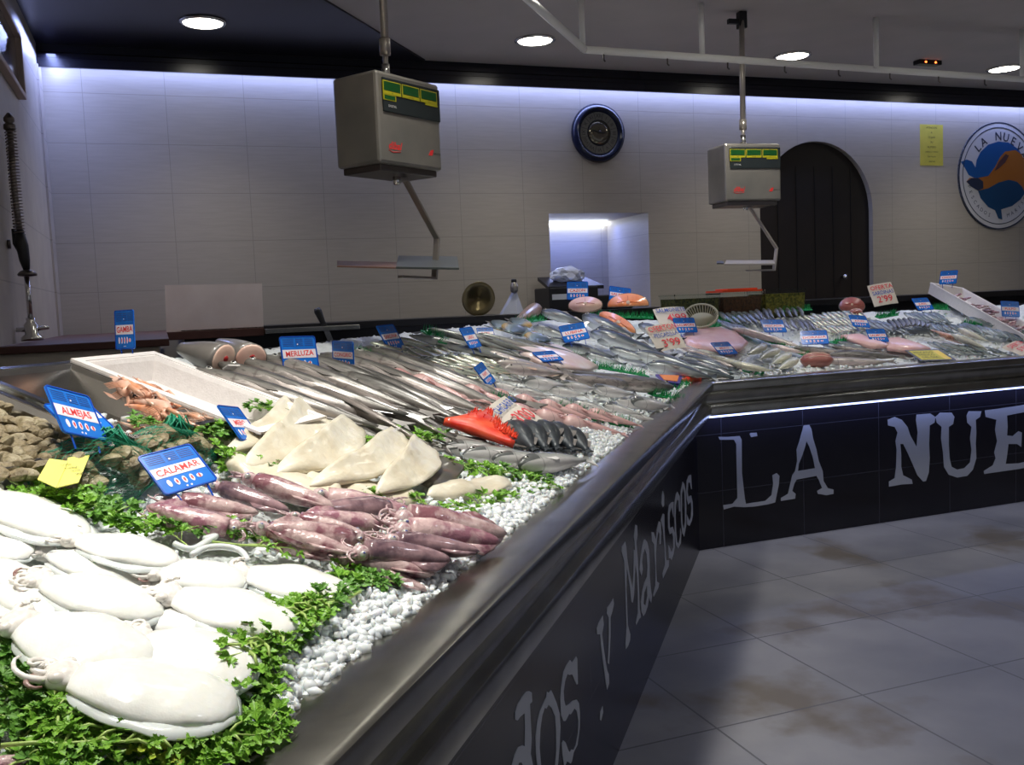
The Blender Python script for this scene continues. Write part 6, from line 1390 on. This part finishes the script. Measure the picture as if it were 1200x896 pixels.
flat_piece([(1034, 399), (1052, 397), (1075, 404), (1090, 410), (1065, 413), (1040, 410)], .025, .018, 'fish_fillet', 'pink fillet under the blue tags, right one of the pair', 'fillet', 'rose_fillet')
def roll(px, py, r, L_, label, name, cat, az, off=.03, mt='red_meat'):
    q, n_ = S(px, py, off); m = MB(); rr_ = []
    for i in range(11):
        f = i/10-.5; k = math.sqrt(max(.03, 1-(abs(f)*2)**3)); rr_.append([Vector((f*L_, r*k*(1+.15*noise.noise(Vector((f*4, j*.7, px))))*math.cos(2*math.pi*j/16), r*.8*k*math.sin(2*math.pi*j/16))) for j in range(16)])
    m.rings(rr_); e = bpy.data.objects.new(name, m.mesh(name, mt)); COL.objects.link(e); tag(e, label, cat); e.matrix_world = Matrix.Translation(q) @ Matrix.Rotation(az, 4, 'Z')
    s_ = MB()
    for i in range(5): an = .5+i*.5; s_.tube([(f_*L_, r*1.0*math.sqrt(max(.05, 1-(abs(f_)*2)**3))*math.cos(an), r*.82*math.sqrt(max(.05, 1-(abs(f_)*2)**3))*math.sin(an)) for f_ in (-.4, -.2, 0, .2, .4)], .003, 5)
    part('muscle_lines', s_.mesh('ml', 'pink_flesh'), e); return e
roll(957, 422, .058, .20, 'dark red meat roll lying by the rail of the right counter', 'tuna_piece', 'fish piece', -.5, .035)
steak(998, 358, .085, .8, 20, 'dark red round fish steak standing at the back near the arched door', 'red_meat', 'dark_skin', .05, az=-.4)
roll(1003, 366, .035, .12, 'small dark red fish piece lying under the round red steak', 'tuna_piece', 'fish piece', .3, .03)
# cream basket lying on its side
e = empty('cream_basket', 'cream slotted plastic basket tipped up behind the paper signs', 'basket'); 
q0 = V3(at_y(806, 372, 5.72)); Bm = Matrix.Translation(V3(at_y(822, 373, 5.52))) @ Matrix.Rotation(R(-38), 4, 'Z') @ Matrix.Rotation(R(66), 4, 'X') @ Matrix.Scale(.82, 4); e.matrix_world = Bm
m = MB(); N_ = 34
for i in range(N_):
    a = 2*math.pi*i/N_; ca, sa = math.cos(a), math.sin(a); p0 = Vector((.10*ca, .06*sa, -.02)); p1 = Vector((.135*ca, .10*sa, .055)); m.tube([p0, p1], .0042, 4)
part('slots', m.mesh('slots', 'cream_basket', False), e)
m = MB(); m.tube([Vector((.138*math.cos(2*math.pi*i/36), .103*math.sin(2*math.pi*i/36), .058)) for i in range(37)], .008, 8); part('rim', m.mesh('rim', 'cream_basket'), e)
m = MB(); m.prism([(.10*math.cos(2*math.pi*i/24), .062*math.sin(2*math.pi*i/24)) for i in range(24)], -.024, -.018); part('base', m.mesh('base', 'cream_basket'), e)
# clear tubs with olives
def tub(x0, x1, yt, yb, fill, label, lid=None, lidlab=None, Y=5.62):
    a = V3(at_y(x0, yb, Y)); b = V3(at_y(x1, yt, Y)); z0_ = 1.30; e = empty('clear_tub', label, 'tub', 'clear tubs at the back of the display'); 
    w_ = b.x-a.x-.01; h_ = max(.05, b.z-z0_); cx_ = (a.x+b.x)/2; Yc = Y+.22
    m = MB(); rg = lambda s_, z: [Vector((cx_+sx*w_/2*s_, Yc+sy*.11*s_, z)) for sx, sy in ((-1, -1), (1, -1), (1, 1), (-1, 1))]
    m.rings([rg(.93, z0_), rg(1, z0_+h_), rg(.985, z0_+h_), rg(.92, z0_+.004)]); part('tub', m.mesh('tub', 'clear_plastic', False), e)
    m = MB(); m.rings([rg(1.03, z0_+h_-.008), rg(1.03, z0_+h_+.004), rg(.97, z0_+h_+.004), rg(.97, z0_+h_-.008), rg(1.03, z0_+h_-.008)], True, False); part('rim', m.mesh('rim', 'clear_plastic', False), e)
    m = MB(); m.rings([rg(.90, z0_+.006), rg(.95, z0_+h_*.86)]); o = part('filling', m.mesh('fill', fill, False), e)
    if lid:
        m = MB(); m.box((cx_, Yc, z0_+h_+.012), (w_*1.0, .22, .014)); m.box((cx_+.02, Yc, z0_+h_+.024), (w_*.75, .16, .012)); part('lid', m.mesh('lid', lid, False), e)
tub(800, 855, 343, 366, 'olive_mix', 'clear tub of green-brown olives, leftmost on the back ledge')
tub(857, 905, 341, 366, 'brown_mix', 'clear tub with brown contents under the orange lid', 'orange_lid')
tub(907, 957, 337, 366, 'yellow_mix', 'clear tub of yellow-green pickles in front of the arched door')
m = MB(); q = S(925, 366, .02)[0]; m.add([q+Vector(v) for v in ((-.09, .02, .0), (.05, .02, 0), (.10, .12, .02), (-.08, .12, .03), (-.06, .05, .07), (.03, .05, .065))], [(0, 1, 5, 4), (1, 2, 5), (2, 3, 4, 5), (3, 0, 4), (0, 3, 2, 1)]); tag(m.build('green_bag', 'grass_green'), 'dark green plastic sheet in front of the yellow pickle tub', 'plastic sheet')
# white foam box at the right
P0r = V3(at_y(1090, 331, 5.85)); P1r = S(1206, 396, .075)[0]; n1 = nrm(1); bv = (P1r-P0r); lb_ = bv.length; bv.normalize(); av = Vector((1, .35, 0)); av = (av-bv*av.dot(bv)).normalized(); nv = av.cross(bv).normalized()
if nv.z < 0: nv = -nv
eb = open_tray('foam_box', 'white foam box of small greyish squid tilted at the right end', 'box', P0r, av, bv, nv, .33, lb_, .085, 'styrofoam', .022, .012, None, None, .0)
for i in range(34):
    u = .06+random.random()*.2; v = .12+random.random()*(lb_-.3); P = P0r+av*u+bv*v-nv*.028
    o = bpy.data.objects.new('small_squid', None); COL.objects.link(o); tag(o, 'small grey-beige squid heaped inside the white foam box', 'squid', 'small squid in the foam box'); o.empty_display_size = .01
    o.matrix_world = Matrix.Translation(P) @ Matrix.Rotation(random.uniform(0, 6.28), 4, 'Z') @ Matrix.Rotation(random.uniform(-.3, .3), 4, 'Y') @ Matrix.Scale(.13, 4)
    for pn, me in SQ['squid_pale' if i % 3 else 'squid_dark'][i % 2][:4]: part(pn, me, o)
